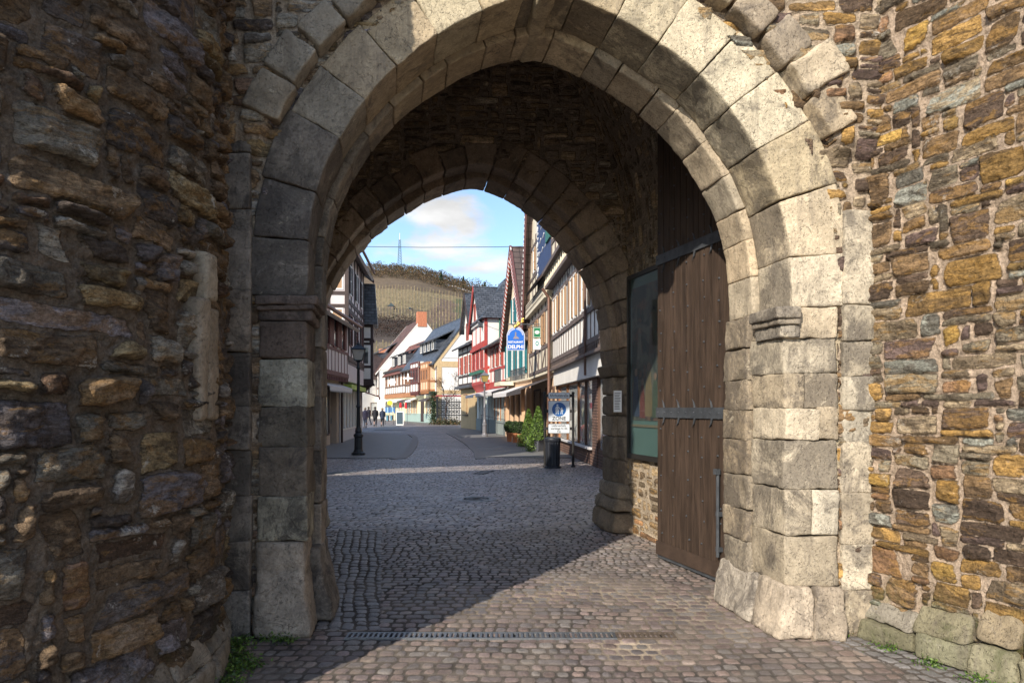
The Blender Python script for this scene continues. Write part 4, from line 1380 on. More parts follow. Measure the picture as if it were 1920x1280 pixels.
class House:
    """local frame: x along the facade, -y towards the street"""
    def __init__(s, name, ax, ay, bx, by, label, cat='house', group=None):
        s.L = math.hypot(bx - ax, by - ay)
        s.o = empty(name, (ax, ay, 0), math.atan2(by - ay, bx - ax), label, cat, group)
        s.d = {}

    def mb(s, name, mat):
        k = (name, mat.name)
        if k not in s.d: s.d[k] = (MB(), mat)
        return s.d[k][0]

    def done(s):
        for (nm, _), (m, mat) in s.d.items(): m.build(nm, mat, s.o)
        s.d = {}

    def window(s, x, z, w, h, y=0.0, fr=W_frame, nv=1, nh=1, shut=None, sw=None, pane=PANE, fw=.06, proud=.05, closed=False):
        m = MB()
        y0, y1 = y - proud, y - .004
        m.box(x - fw, x, y0, y1, z - fw, z + h + fw); m.box(x + w, x + w + fw, y0, y1, z - fw, z + h + fw)
        m.box(x, x + w, y0, y1, z - fw, z); m.box(x, x + w, y0, y1, z + h, z + h + fw)
        for i in range(1, nv + 1):
            if nv > 0:
                xx = x + w * i / (nv + 1); m.box(xx - .02, xx + .02, y0 + .012, y1 - .004, z, z + h)
        for i in range(1, nh + 1):
            zz = z + h * i / (nh + 1); m.box(x, x + w, y0 + .016, y1 - .006, zz - .018, zz + .018)
        f = m.build('window', fr, s.o)
        m = MB(); m.box(x, x + w, y - .02, y - .006, z, z + h); m.build('pane', pane, f)
        if shut is not None:
            sw = sw or w * .5
            for x0 in (x - fw - sw, x + w + fw):
                m = MB(); m.box(x0, x0 + sw, y - .07, y - .025, z, z + h)
                q = z + .05
                while q < z + h - .06:
                    m.box(x0 + .04, x0 + sw - .04, y - .082, y - .072, q, q + .035); q += .075
                m.build('shutter', shut, s.o)
        return f

    def timber(s, x0, x1, z0, z1, posts, rails, mat, y=0.0, w=.16, braces=(), proud=.03):
        m = s.mb('timber_frame', mat)
        for p in posts: m.box(p - w / 2, p + w / 2, y - proud, y + .01, z0, z1)
        for r_ in rails: m.box(x0, x1, y - proud - .006, y + .008, r_ - w / 2, r_ + w / 2)
        for (a, b, c, d) in braces: m.beam(a, b, c, d, w * .85, y - proud + .005, y + .006)

    def ends(s, z0, z1, yd, n, mat, x=None, w=.13, side=0):
        """gable-end timbers on the wall at local x (side -1: x=0 end, +1: x=L end)"""
        m = s.mb('timber_frame', mat)
        for i in range(n + 1):
            y = yd * i / n
            m.box(*(sorted((x, x + side * .03))), y - w / 2, y + w / 2, z0, z1)

    def gable_ridge_x(s, x0, x1, ze, zr, depth, roof, over=.35, end=.15, wallm=None, verge=None, t=.14, y0=0.0):
        """ridge parallel to the facade"""
        sl = (zr - ze) / (depth / 2)
        m = s.mb('roof', roof)
        m.slab([(x0 - end, y0 - over, ze - over * sl), (x1 + end, y0 - over, ze - over * sl), (x1 + end, y0 + depth / 2, zr), (x0 - end, y0 + depth / 2, zr)], t)
        m.slab([(x0 - end, y0 + depth / 2, zr), (x1 + end, y0 + depth / 2, zr), (x1 + end, y0 + depth + over, ze - over * sl), (x0 - end, y0 + depth + over, ze - over * sl)], t)
        if wallm is not None:
            for xx in (x0, x1 - .2):
                g = MB()
                vs = [(xx, y0, ze - .1), (xx, y0 + depth, ze - .1), (xx, y0 + depth / 2, zr - .12), (xx + .2, y0, ze - .1), (xx + .2, y0 + depth, ze - .1), (xx + .2, y0 + depth / 2, zr - .12)]
                g.add(vs, [(0, 2, 1), (3, 4, 5), (0, 1, 4, 3), (1, 2, 5, 4), (2, 0, 3, 5)]); g.build('gable', wallm, s.o)
        if verge is not None:
            v = s.mb('verge', verge)
            for xx in (x0 - end - .03, x1 + end - .03):
                for (ya, za, yb, zb) in ((y0 - over, ze - over * sl, y0 + depth / 2, zr), (y0 + depth + over, ze - over * sl, y0 + depth / 2, zr)):
                    v.hexa([(xx, ya, za - .2), (xx + .06, ya, za - .2), (xx + .06, yb, zb - .2), (xx, yb, zb - .2), (xx, ya, za + .03), (xx + .06, ya, za + .03), (xx + .06, yb, zb + .03), (xx, yb, zb + .03)])

    def gable_front(s, x0, x1, ze, zr, depth, roof, wallm, verge, over=.3, vw=.28, t=.12, y0=0.0, xr=None, near=True):
        """gable facing the street, ridge running back"""
        xm = (x0 + x1) / 2 if xr is None else xr
        sl, sr = (zr - ze) / (xm - x0), (zr - ze) / (x1 - xm)
        e = .25
        m = s.mb('roof', roof)
        m.slab([(x0 - e, y0 + depth, ze - e * sl), (x0 - e, y0 - over, ze - e * sl), (xm, y0 - over, zr), (xm, y0 + depth, zr)], t)
        m.slab([(xm, y0 + depth, zr), (xm, y0 - over, zr), (x1 + e, y0 - over, ze - e * sr), (x1 + e, y0 + depth, ze - e * sr)], t)
        g = s.mb('gable', wallm); g.prism([(x0, ze - .05), (x1, ze - .05), (xm, zr - .1)], y0, y0 + .2)
        if verge is not None:
            v = s.mb('verge', verge)
            for (xa, za, sg_) in ((x0 - e, ze - e * sl, 1), (x1 + e, ze - e * sr, -1)):
                if sg_ < 0 and not near: continue
                L = math.hypot(xm - xa, zr - za); ux, uz = (xm - xa) / L, (zr - za) / L
                nx_, nz2 = -uz, ux
                if nz2 > 0: nx_, nz2 = -nx_, -nz2
                o = vw
                v.hexa([(q[0], y, q[1]) for y in (y0 - over - .05, y0 - over + .02) for q in ((xa, za), (xa + nx_ * o, za + nz2 * o), (xm, zr - o / max(.2, abs(ux))), (xm, zr + .02))])


def awning(H, x0, x1, z, out, drop, mat, scallop=False, y=0.0, name='awning'):
    m = MB()
    m.slab([(x0, y - out, z - drop), (x1, y - out, z - drop), (x1, y, z), (x0, y, z)], .03)
    if scallop:
        n = int((x1 - x0) / .16)
        for i in range(n):
            a = x0 + (x1 - x0) * i / n; b = x0 + (x1 - x0) * (i + 1) / n
            m.prism([(a, z - drop - .14), ((a + b) / 2, z - drop - .24), (b, z - drop - .14), (b, z - drop), (a, z - drop)], y - out - .01, y - out + .012)
    else:
        m.box(x0, x1, y - out - .01, y - out + .012, z - drop - .18, z - drop)
    return m.build(name, mat, H.o)


def downpipe(H, x, z0, z1, mat, r=.05, y=-.1):
    m = MB(); m.tube([(x, y - .25, z1), (x, y, z1 - .35), (x, y, z0)], r, 8); m.build('downpipe', mat, H.o)


def gutter(H, x0, x1, y, z, mat, r=.07):
    m = MB(); m.tube([(x0, y, z), (x1, y, z)], r, 8); m.build('gutter', mat, H.o)


def shopfront(H, x0, x1, z0, z1, n, mat, y=0.0, fw=.07, glass=SHOPG, depth=.9):
    """frame with glass, a lit display floor and back behind it"""
    m = MB(); m.box(x0, x1, y - .03, y + .05, z0 - fw, z0); m.box(x0, x1, y - .03, y + .05, z1, z1 + fw)
    for i in range(n + 1):
        xx = x0 + (x1 - x0) * i / n; m.box(xx - fw / 2, xx + fw / 2, y - .034, y + .054, z0, z1)
    f = m.build('shop_window', mat, H.o)
    m = MB(); m.box(x0, x1, y + .02, y + .03, z0, z1); m.build('pane', glass, f)
    m = MB(); m.box(x0, x1, y + depth, y + depth + .03, z0, z1); m.box(x0, x1, y + .06, y + depth, z0 - .03, z0 - .004); m.build('display', SHOPI, f)
    xx = x0 + .3; gm = rnd.choice([P_white, T_rshut, P_ochre, P_peach])
    while xx < x1 - .3:
        m = MB()
        hh = rnd.uniform(.4, 1.1)
        m.lathe([(.12, 0), (.14, hh * .3), (.18, hh * .7), (.1, hh * .95), (.03, hh)], (xx, y + .35 + rnd.random() * .3, z0), 8); m.build('goods', gm, f, True); xx += rnd.uniform(.45, .9)
    return f


def arcade_brackets(H, x0, x1, z, mat, y=-.1, st=.32, h=.2):
    m = H.mb('brackets', mat)
    x = x0
    while x < x1:
        m.prism([(x, z), (x + st * .36, z - h * .5), (x + st * .36, z - h), (x + st * .64, z - h), (x + st * .64, z - h * .5), (x + st, z), (x + st, z + .03), (x, z + .03)], y, y + .08); x += st


def slab_ground_shadow_house():
    pass


# ---------------------------------------------------------------- left side
# L1: pinkish panelled upper floor over a beige shop
H = House('shop_house', -7.6, 20.5, -7.98, 31.5, 'low shop house with pinkish panels and dark shutters above a scalloped awning, behind the lamp', 'house')
L = H.L
m = H.mb('wall', P_beige)
m.box(0, L, .9, 8, 0, 2.9)
for (a, b) in ((0, 3.0), (5.9, 7.2), (9.0, 9.25), (10.5, L)): m.box(a, b, 0, .9, 0, 2.85)
m.box(7.2, 9.0, 0, .9, 0, .5); m.box(3.0, 5.9, 0, .9, 0, .5); m.box(3.0, 5.9, 0, .9, 2.6, 2.85); m.box(7.2, L, 0, .9, 2.55, 2.85); m.box(9.2, 10.6, .6, .9, 0, 2.6)
shopfront(H, 7.2, 9.0, .5, 2.5, 1, T_dark)
shopfront(H, 3.0, 5.9, .5, 2.55, 2, T_dark)
m = MB(); m.box(9.35, 10.4, .25, .3, .05, 2.45); dr = m.build('door', simple('grey_brown_door', (.2, .15, .13), .5), H.o)
m = MB(); m.box(10.25, 10.3, .17, .25, .9, 1.15); m.build('handle', M_cast, dr)
UY = -.4
H.mb('upper_wall', P_pink).box(-.0, L, UY, 8, 3.0, 5.55)
H.mb('jetty_beam', T_wine).box(0, L, UY - .05, .0, 2.98, 3.16)
H.mb('jetty_beam', T_wine).box(0, L, UY - .03, UY + .01, 4.02, 4.14)
x = .3
while x < L:
    m = MB(); m.box(x - .025, x + .025, UY - .02, UY + .01, 3.16, 4.02); m.build('batten', T_wine, H.o); x += .62
arcade_brackets(H, 0, L, 2.98, T_wine, UY)
for x in (1.2, 3.6, 5.2, 6.6, 8.0, 9.5): H.window(x, 4.2, .5, 1.2, UY, T_maroon, 0, 1, T_maroon, .42)
for x in (.4, 2.9, 4.6, 7.4, 8.85, 10.6):
    m = MB(); m.box(x - .07, x + .07, UY - .03, UY, 4.14, 5.5); m.build('pilaster', W_frame, H.o)
H.gable_ridge_x(0, L, 5.5, 7.6, 8, SLX, .55, .1, P_pink, None, .14, UY)
gutter(H, 0, L, UY - .6, 5.35, M_copper, .08)
awning(H, 6.6, L + .0, 2.72, .6, .22, M_awn, True, 0)
downpipe(H, L + .05, 0, 5.3, T_dark, .055, -.12)
H.done()

# L2: tall house with shop windows under a lime fascia
H = House('tall_timber_house', -7.98, 31.7, -8.6, 37.9, 'tall dark timbered house with a glazed shopfront under a lime green fascia, by the lamp', 'house')
L = H.L
m = H.mb('wall', P_grey); m.box(0, L, .9, 8, 0, 2.8); m.box(0, .5, 0, .9, 0, 2.8); m.box(L - .3, L, 0, .9, 0, 2.8); m.box(.5, L - .3, 0, .9, 0, .62); m.box(.5, L - .3, 0, .9, 2.5, 2.8)
shopfront(H, .5, L - .3, .62, 2.5, 5, W_frame)
H.mb('fascia', M_lime).box(.2, L - .1, -.5, -.05, 2.5, 2.72)
UY = -.35
m = H.mb('upper_wall', P_pink); m.box(0, L, UY, 8, 2.85, 9.3)
H.timber(0, L, 3.9, 9.2, [.1, 1.1, 2.3, 3.4, 4.6, 5.3, L - .1], [3.95, 6.2, 6.6, 9.1], T_dark, UY, .2)
arcade_brackets(H, 0, L, 3.85, T_dark, UY - .02, .34)
for x in (.45, 2.65, 4.9): H.window(x, 4.6, .55, 1.4, UY, T_maroon, 0, 1, T_dark, .25)
for x in (.5, 2.7, 4.9): H.window(x, 7.0, .55, 1.3, UY, W_frame, 0, 1, T_dark, .25)
# near end wall above the neighbour's roof: x = 0 side, seen frontally
ew = H.mb('end_wall_frame', T_dark)
for y in (-.3, .55, 1.6, 2.7): ew.box(-.035, .0, y - .09, y + .09, 5.4, 9.4)
for z in (6.35, 6.95, 8.5): ew.box(-.04, .0, -.35, 4, z - .08, z + .08)
for (ya, yb, za, zb) in ((-.15, .4, 5.6, 6.25), (-.15, .4, 7.1, 8.3), (.75, 1.4, 7.1, 8.3)):
    m = MB(); m.box(-.03, -.004, ya, yb, za, zb); f = m.build('window', W_frame, H.o)
    m = MB(); m.box(-.034, -.02, ya + .07, yb - .07, za + .07, zb - .07); m.build('shutter_panel', T_tan, f)
H.gable_ridge_x(0, L, 9.2, 12.2, 8, SLX, .55, .35, P_pink, T_wine, .14, UY)
gutter(H, 0, L, UY - .6, 9.1, M_copper, .07)
H.done()

# L3: house with a slate-roofed oriel standing out over the street
H = House('oriel_house', -8.75, 38.2, -10.3, 47, 'dark house with a slate capped oriel hanging over the street at the left', 'house')
L = H.L
H.mb('wall', P_white).box(0, L, 0, 8, 0, 8.4)
H.timber(0, L, 3, 8.2, [i * .9 + .1 for i in range(10)], [3.1, 4.2, 5.7, 6, 8.1], T_dark, 0, .17)
H.gable_ridge_x(0, L, 8.4, 11, 8, SLX, .4, .2, P_white, T_wine)
shopfront(H, 1, 4, .6, 2.5, 3, T_wine)
shopfront(H, 5, 8, .6, 2.5, 3, W_frame)
awning(H, 4.6, 8.6, 2.75, 1.2, .4, simple('crimson_awning', (.35, .03, .06), .8))
o = MB()
# oriel box: local x .2..1.6 , y -1.0..0
ox0, ox1, oy = .15, 1.7, -.95
H.mb('oriel_wall', T_dark).box(ox0, ox1, oy, 0, 2.95, 6.35)
m = H.mb('oriel_panel', P_white)
m.box(ox0 - .02, ox0, oy + .14, -.1, 5.55, 6.15)
m.box(ox0 - .02, ox0, oy + .2, -.2, 5.3, 5.38)
m.box(ox0 - .02, ox0, oy + .14, -.14, 3.25, 3.85)
m = MB(); m.box(ox0 - .04, ox0 - .002, oy + .14, -.12, 4.0, 5.15); f = m.build('oriel_window', W_frame, H.o)
m = MB(); m.box(ox0 - .05, ox0 - .03, oy + .27, -.25, 4.12, 5.0); m.build('pane', PANE, f)
m = H.mb('oriel_foot', T_dark); m.hexa([(ox0 + .5, oy + .5, 2.5), (ox1 - .5, oy + .5, 2.5), (ox1 - .5, 0, 2.5), (ox0 + .5, 0, 2.5), (ox0, oy, 2.95), (ox1, oy, 2.95), (ox1, 0, 2.95), (ox0, 0, 2.95)])
m = H.mb('oriel_cornice', T_dark); m.box(ox0 - .06, ox1 + .06, oy - .06, 0, 2.9, 3.0); m.box(ox0 - .06, ox1 + .06, oy - .06, 0, 5.42, 5.5)
m = H.mb('oriel_roof', SLY)
m.hexa([(ox0 - .3, oy - .25, 6.4), (ox1 + .3, oy - .25, 6.4), (ox1 + .3, .3, 6.4), (ox0 - .3, .3, 6.4), (ox0 - .05, oy - .1, 8.6), (ox1, oy - .1, 8.6), (ox1, .3, 8.6), (ox0 - .05, .3, 8.6)])
m.box(ox0 - .3, ox1 + .3, oy - .25, .3, 6.3, 6.4)
H.done()

# unseen house added nearer the gate, made tall enough to shade the setts
H = House('added_shade_house', -7.0, 12.0, -7.45, 20.3, 'unseen plain white house added beside the gate to shade the street', 'house')
H.mb('wall', P_white).box(0, H.L, 0, 7, 0, 9.2)
for x in (.8, 3, 5.2):
    H.window(x, 3.6, .8, 1.3, 0, T_brown, 1, 1); H.window(x, 6.6, .8, 1.3, 0, T_brown, 1, 1)
H.gable_ridge_x(0, H.L, 9.2, 12.6, 7, SLX, .4, .2, P_white)
H.done()

# ---------------------------------------------------------------- far row across the bend
fdir = (-9.2 / 25.7, 24 / 25.7)
def far_pt(s): return (-7.8 + fdir[0] * s, 71 + fdir[1] * s)
# local x must run left to right as seen from the street: from the far end to the near corner
a, b = far_pt(15.5), far_pt(0)
H = House('gabled_shop_house', a[0], a[1], b[0], b[1], 'cream shop house with two timbered oriels and a white gable, slate roofed, at the bend', 'house')
L = H.L
H.mb('wall', P_yel).box(0, L - .02, 0, .3, 0, 3.0)
H.mb('upper_wall', P_white).box(0, L, 0, 7.2, 3.0, 6.9)
H.mb('upper_wall', P_white).box(0, L, .3, 7.2, 0, 3.0)
H.mb('base_course', P_mint).box(0, L, -.06, 0, 0, 1.0)
for (x, w, c) in ((1.0, 2.6, 1), (4.4, 2.0, 0), (11.2, 2.9, 1)):
    shopfront(H, x, x + w, .9, 2.4, 2, T_orange, -.03)
m = MB(); m.box(8.6, 9.9, -.1, -.01, .1, 2.5); m.build('door', T_dark, H.o)
for (x0, x1, mt) in ((.3, 3.9, M_awnd), (4.0, 7.0, M_awn), (10.8, 14.6, M_awnd)): awning(H, x0, x1, 2.75, .9, .25, mt)
# oriels
for (x0, x1, z0, z1, tm_, pl) in ((6.2, 10.2, 3.3, 6.8, T_maroon, P_white), (11.3, 14.7, 3.4, 6.5, T_orange, P_peach)):
    H.mb('oriel_wall', pl).box(x0, x1, -.75, 0, z0, z1)
    H.timber(x0, x1, z0, z1, [x0 + .1, x0 + (x1 - x0) * .33, x0 + (x1 - x0) * .66, x1 - .1], [z0 + .1, z0 + 1.1, z1 - .7, z1 - .1], tm_, -.75, .2)
    for i in range(3):
        xx = x0 + (x1 - x0) * (i / 3) + .25
        H.window(xx, z0 + 1.25, (x1 - x0) / 3 - .5, z1 - z0 - 2.1, -.75, tm_, 1, 0)
    # oriel's right flank, seen from the street
    fl = H.mb('timber_frame', tm_)
    fl.box(x1, x1 + .03, -.72, -.55, z0, z1); fl.box(x1, x1 + .03, -.75, 0, z0 + .95, z0 + 1.15); fl.box(x1, x1 + .03, -.75, 0, z0, z0 + .2)
    arcade_brackets(H, x0, x1, z0, tm_, -.77, .3, .25)
H.timber(0, L, 3.1, 6.8, [.15, 1.3, 2.5, 3.7, 4.9, 5.9, 10.6, L - .15], [3.2, 4.4, 6.7], T_brown, 0, .2)
for x in (.4, 1.6, 2.8, 4.0): H.window(x, 4.6, .7, 1.5, 0, T_orange, 1, 0)
H.mb('carved_beam', T_orange).box(0, 6.1, -.14, 0, 2.95, 3.5)
H.gable_ridge_x(0, L, 6.9, 11.6, 7.2, SLX, .6, .1, P_white, None, .16)
gutter(H, 0, L, -.65, 6.15, M_zinc, .09)
vg = H.mb('painted_verge', simple('tan_trim', (.55, .4, .22), .7))
for (ya, za, yb, zb) in ((-.3, 6.2, 3.6, 11.35),):
    vg.hexa([(L, ya, za - .5), (L + .05, ya, za - .5), (L + .05, yb, zb - .6), (L, yb, zb - .6), (L, ya, za), (L + .05, ya, za), (L + .05, yb, zb), (L, yb, zb)])
vg.box(L, L + .045, .0, .5, 0, 6.6); vg.box(L, L + .04, .5, 7, 5.9, 6.5); vg.box(L, L + .04, .5, 7, 3.1, 3.5)
# long dormer with pale posts and slate cheeks
dm = H.mb('dormer_wall', SLX); dm.box(6.0, 13.4, .4, 2.4, 7.9, 9.0)
H.mb('dormer_roof', SLX).slab([(5.7, .05, 9.0), (13.8, .05, 9.0), (13.8, 3.0, 10.4), (5.7, 3.0, 10.4)], .12)
for x in (6.5, 8.3, 10.1, 11.9): H.window(x, 8.0, .55, .85, .4, W_frame, 0, 0)
H.done()

a, b = far_pt(29), far_pt(15.7)
H = House('timbered_shop_house', a[0], a[1], b[0], b[1], 'white shop house with brown timbers and a red tiled roof, beyond the oriel house', 'house')
L = H.L
H.mb('wall', P_yel).box(0, L, 0, 7, 0, 3.0); H.mb('upper_wall', P_white).box(0, L, 0, 7, 3.0, 6.6)
H.timber(0, L, 3.5, 6.6, [i * L / 9 for i in range(10)], [3.5, 4.5, 6.5], T_brown, 0, .2)
H.mb('carved_beam', T_orange).box(0, L, -.14, 0, 2.95, 3.5)
for i in range(6): H.window(.6 + i * 2.2, 4.7, .8, 1.4, 0, T_orange, 1, 0)
for (x, w) in ((.6, 3), (4.6, 2.6), (9, 3)): shopfront(H, x, x + w, .8, 2.4, 2, P_yel, -.03)
awning(H, 0, 5, 2.75, .9, .25, M_awn); awning(H, 6, 12.5, 2.75, .9, .25, M_awn)
H.gable_ridge_x(0, L, 6.6, 10.6, 7, RDX, .5, .1, P_white)
m = H.mb('snow_guard', M_zinc); m.box(0, L, -.35, -.3, 6.45, 6.75)
for x in (2.2, 6.4, 9.6):
    H.mb('dormer_wall', SLX).box(x, x + 2.0, .5, 2.6, 7.3, 8.7)
    H.mb('dormer_roof', SLX).slab([(x - .25, .2, 8.75), (x + 2.25, .2, 8.75), (x + 2.25, 3.2, 9.8), (x - .25, 3.2, 9.8)], .12)
    for q in (.25, 1.2): H.window(x + q, 7.45, .5, 1.0, .5, W_frame, 0, 0)
H.done()

a, b = far_pt(46), far_pt(34.5)
H = House('tall_red_roofed_house', a[0], a[1], b[0], b[1], 'tall white house with red brown tiles, brick chimney and bare white gable', 'house')
L = H.L
H.mb('wall', P_white).box(0, L, 0, 13.5, 0, 7.4)
H.timber(0, L, 3.4, 7.4, [i * L / 8 for i in range(9)], [3.5, 4.6, 7.2], T_brown, 0, .2)
for i in range(5): H.window(.6 + i * 2.2, 4.8, .8, 1.5, 0, T_dark, 1, 0)
H.gable_ridge_x(0, L, 7.4, 15.6, 13.5, RBX, .5, .0, P_white, P_white)
m = H.mb('chimney', simple('orange_brick', (.45, .17, .09), .85, var=.3, scale=5)); m.box(L - 1.1, L + .1, 6.0, 7.4, 14.2, 16.5)
H.mb('dormer_wall', SLX).box(L - 9, L - 5, .8, 4, 8.6, 10.4)
H.mb('dormer_roof', SLX).slab([(L - 9.4, .4, 10.4), (L - 4.6, .4, 10.4), (L - 4.6, 5.5, 13), (L - 9.4, 5.5, 13)], .15)
H.done()

a, b = far_pt(60), far_pt(47)
H = House('distant_house', a[0], a[1], b[0], b[1], 'distant white house with a dark roof where the street disappears', 'house')
H.mb('wall', P_white).box(0, H.L, 0, 8, 0, 7.0)
H.timber(0, H.L, 3.4, 7.0, [i * 1.6 for i in range(9)], [3.5, 4.6, 6.9], T_brown, 0, .2)
for i in range(5): H.window(.6 + i * 2.4, 4.8, .8, 1.4, 0, T_dark, 1, 0)
shopfront(H, 1, 5, .6, 2.5, 2, T_brown, -.03); shopfront(H, 7, 11, .6, 2.5, 2, W_frame, -.03)
H.gable_ridge_x(0, H.L, 7, 11, 8, SLX, .5, .1, P_white)
H.mb('chimney', simple('orange_brick_small', (.45, .18, .1), .85, var=.3, scale=5)).box(6, 7.2, 3.4, 4.6, 10.4, 12.2)
H.done()

# white house closing the street at the left
H = House('closing_house', -27, 98, -16.5, 109, 'white house closing the far left end of the street behind the strollers', 'house')
H.mb('wall', P_white).box(0, H.L, 0, 6, 0, 6.5)
for i in range(5): H.window(.9 + i * 3, 3.9, 1, 1.4, 0, W_frame, 1, 0)
shopfront(H, 2, 6, .5, 2.4, 2, W_frame, -.03); shopfront(H, 8, 13, .5, 2.4, 2, T_brown, -.03)
H.gable_ridge_x(0, H.L, 6.5, 10, 6, BRX, .4, .2, P_white)
H.done()

# ---------------------------------------------------------------- right side (x from far to near)
# R2: nearest, timbered over a brick shopfront
H = House('brick_shop_house', 1.72, 26.3, 2.47, 15.8, 'near house with grey brown timbers above a brick and glass shopfront, beside the street sign', 'house')
L = H.L
m = H.mb('brick_wall', M_brickx)
m.box(0, L, .02, .35, 0, .44); m.box(7.25, 7.95, 0, .9, 0, 2.45); m.box(10.3, L, 0, .9, 0, 2.45); m.box(0, .35, 0, .9, 0, 2.45)
H.mb('inner_wall', P_beige).box(0, L, 1.9, 8, 0, 2.6)
H.mb('sill', P_grey).box(0, 7.25, -.09, .12, .44, .5)
H.mb('fascia', P_white).box(0, L, -.12, 2, 2.45, 3.02)
for (a, b) in ((.35, 2.4), (2.4, 4.7), (4.7, 7.25), (7.95, 10.3)):
    shopfront(H, a, b, .5, 2.4, 1 if b < 7 else 2, T_orange if b < 5 else T_brown, .06, .12, SHOPG, 1.2)
UY = -.16
H.mb('upper_wall', P_bright).box(0, L, UY, 8, 3.05, 6.35)
H.mb('top_wall', P_cream).box(1.3, L, UY - .2, 8, 6.3, 9.3)
H.mb('frieze', T_grey).box(0, L, UY - .22, UY, 6.27, 6.66)
H.mb('jetty_beam', T_grey).box(0, L, UY - .12, 0, 3.02, 3.1)
H.mb('jetty_beam', T_grey).box(0, L, UY - .08, 0, 3.32, 3.45)
arcade_brackets(H, 0, L, 3.32, T_grey, UY - .06, .3, .22)
H.mb('jetty_beam', T_grey).box(0, L, UY - .06, UY, 4.18, 4.3)
m = H.mb('timber_frame', T_grey)
x = .25
while x < L: m.box(x - .02, x + .02, UY - .025, UY, 3.45, 4.18); x += .55
H.timber(0, L, 4.3, 6.0, [.08, 1.9, 4.0, 6.1, 8.2, L - .1], [5.75], T_grey, UY, .14)
m = H.mb('timber_frame', T_grey); x = .3
while x < L: m.box(x - .018, x + .018, UY - .02, UY, 5.8, 6.2); x += .5
for (x, w) in ((.45, .5), (1.15, .5), (2.5, .42), (3.15, .42), (4.6, .45), (5.25, .45), (6.7, .45), (7.4, .45)):
    H.window(x, 4.4, w * .7, 1.25, UY, W_frame, 0, 1, T_tan, w * .28)
H.mb('cornice', T_grey).box(0, L, UY - .3, UY, 6.15, 6.27); H.mb('cornice', T_grey).box(0, L, UY - .42, UY - .2, 6.66, 6.8)
m = H.mb('baluster', P_cream)
x = .12
while x < L:
    for q in (0,): m.lathe([(.03, 0), (.055, .12), (.03, .22), (.05, .32), (.03, .4)], (x, UY - .26, 6.26), 7)
    x += .5
H.timber(1.3, L, 6.8, 9.3, [1.4, 2.4, 3.6, 4.8, 6, 7.2, 8.4, 9.6], [7.6, 9.2], T_grey, UY - .2, .15)
H.gable_ridge_x(1.3, L, 9.3, 12, 8, SLX, .5, .0, P_cream)
downpipe(H, -.02, 0, 6.2, M_copper, .06, -.3)
downpipe(H, 7.6, 2.5, 6.4, T_brown, .035, -.26)
H.done()

# R3: tall gable with starred verge
H = House('starred_gable_house', 1.05, 33.2, 1.68, 26.45, 'narrow tall house with starred red verge and blue painted gable', 'house')
L = H.L
H.mb('wall', P_peach).box(0, L, 0, 8, 0, 3.0)
H.mb('upper_wall', P_cream).box(0, L, -.2, 8, 3.0, 6.6)
shopfront(H, .4, 2.6, .3, 2.4, 1, T_brown, -.02); shopfront(H, 4.4, 6.4, .3, 2.4, 1, T_brown, -.02)
m = MB(); m.box(3.0, 4.0, -.06, -.01, .05, 2.3); m.build('door', T_brown, H.o)
H.timber(0, L, 3.1, 6.5, [.1, 1.2, 2.3, 3.4, 4.5, 5.6, L - .1], [3.2, 4.1, 5.6, 6.4], T_grey, -.2, .14, [(1.2, 3.2, .1, 4.1), (2.3, 4.1, 3.4, 3.2), (4.5, 3.2, 5.6, 4.1)])
for x in (.35, 2.6, 4.8): H.window(x, 4.25, .55, 1.2, -.2, T_tan, 0, 1, T_tan, .24)
H.mb('gable', P_cream).prism([(0, 6.25), (L + 1.2, 6.25), (L + 1.2, 13.2), (2.15, 13.2)], -.22, 0)
H.mb('gable', P_cream).box(.4, L + 1.2, 0, 7, 6.4, 9)
sl = (15.0 - 6.3) / 2.7
rf = H.mb('roof', BRY); rf.slab([(-.25, 8, 6.3 - .25 * sl), (-.25, -.55, 6.3 - .25 * sl), (2.15, -.55, 6.3 + 2.15 * sl), (2.15, 8, 6.3 + 2.15 * sl)], .12)
rf.slab([(2.1, 8, 13.3), (2.1, -.55, 13.3), (L + 1.3, -.55, 13.3), (L + 1.3, 8, 13.3)], .12)
vv = H.mb('verge', T_wine); vv.beam(-.2, 6.3 - .45 * sl + .3, 2.2, 6.3 + 1.95 * sl, .36, -.6, -.53)
H.mb('blue_gable', T_blue).box(3.5, L + 1.2, -.3, -.21, 7.15, 13.1)
H.mb('eaves', T_dark).slab([(3.2, -.75, 6.55), (L + .1, -.75, 6.55), (L + .1, -.2, 7.15), (3.2, -.2, 7.15)], .08)
H.timber(.5, 3.4, 6.5, 9.4, [1.6, 2.6, 3.4], [7.6, 9.0, 10.4], T_grey, -.22, .13)
H.window(1.9, 7.8, .5, 1.0, -.22, W_frame, 0, 1, T_tan, .2)
m = MB(); m.box(6.6, 7.7, -.37, -.3, 8.0, 9.9); m.build('shutter', T_green, H.o)
m = H.mb('painted_scroll', W_frame)
for i in range(26):
    zz = 7.3 + i * .22; xx = 3.85 + .1 * math.sin(i * 1.9); r_ = .09 + .05 * math.sin(i * 2.3)
    m.prism([(xx + r_ * 1.5 * math.cos(2 * PI * q / 8), zz + r_ * math.sin(2 * PI * q / 8)) for q in range(8)], -.32, -.3)
for i in range(9): m.beam(4.3 + .3 * i, 8.0 + .5 * (i % 3), 4.6 + .3 * i, 8.12 + .5 * (i % 3), .06, -.32, -.3)
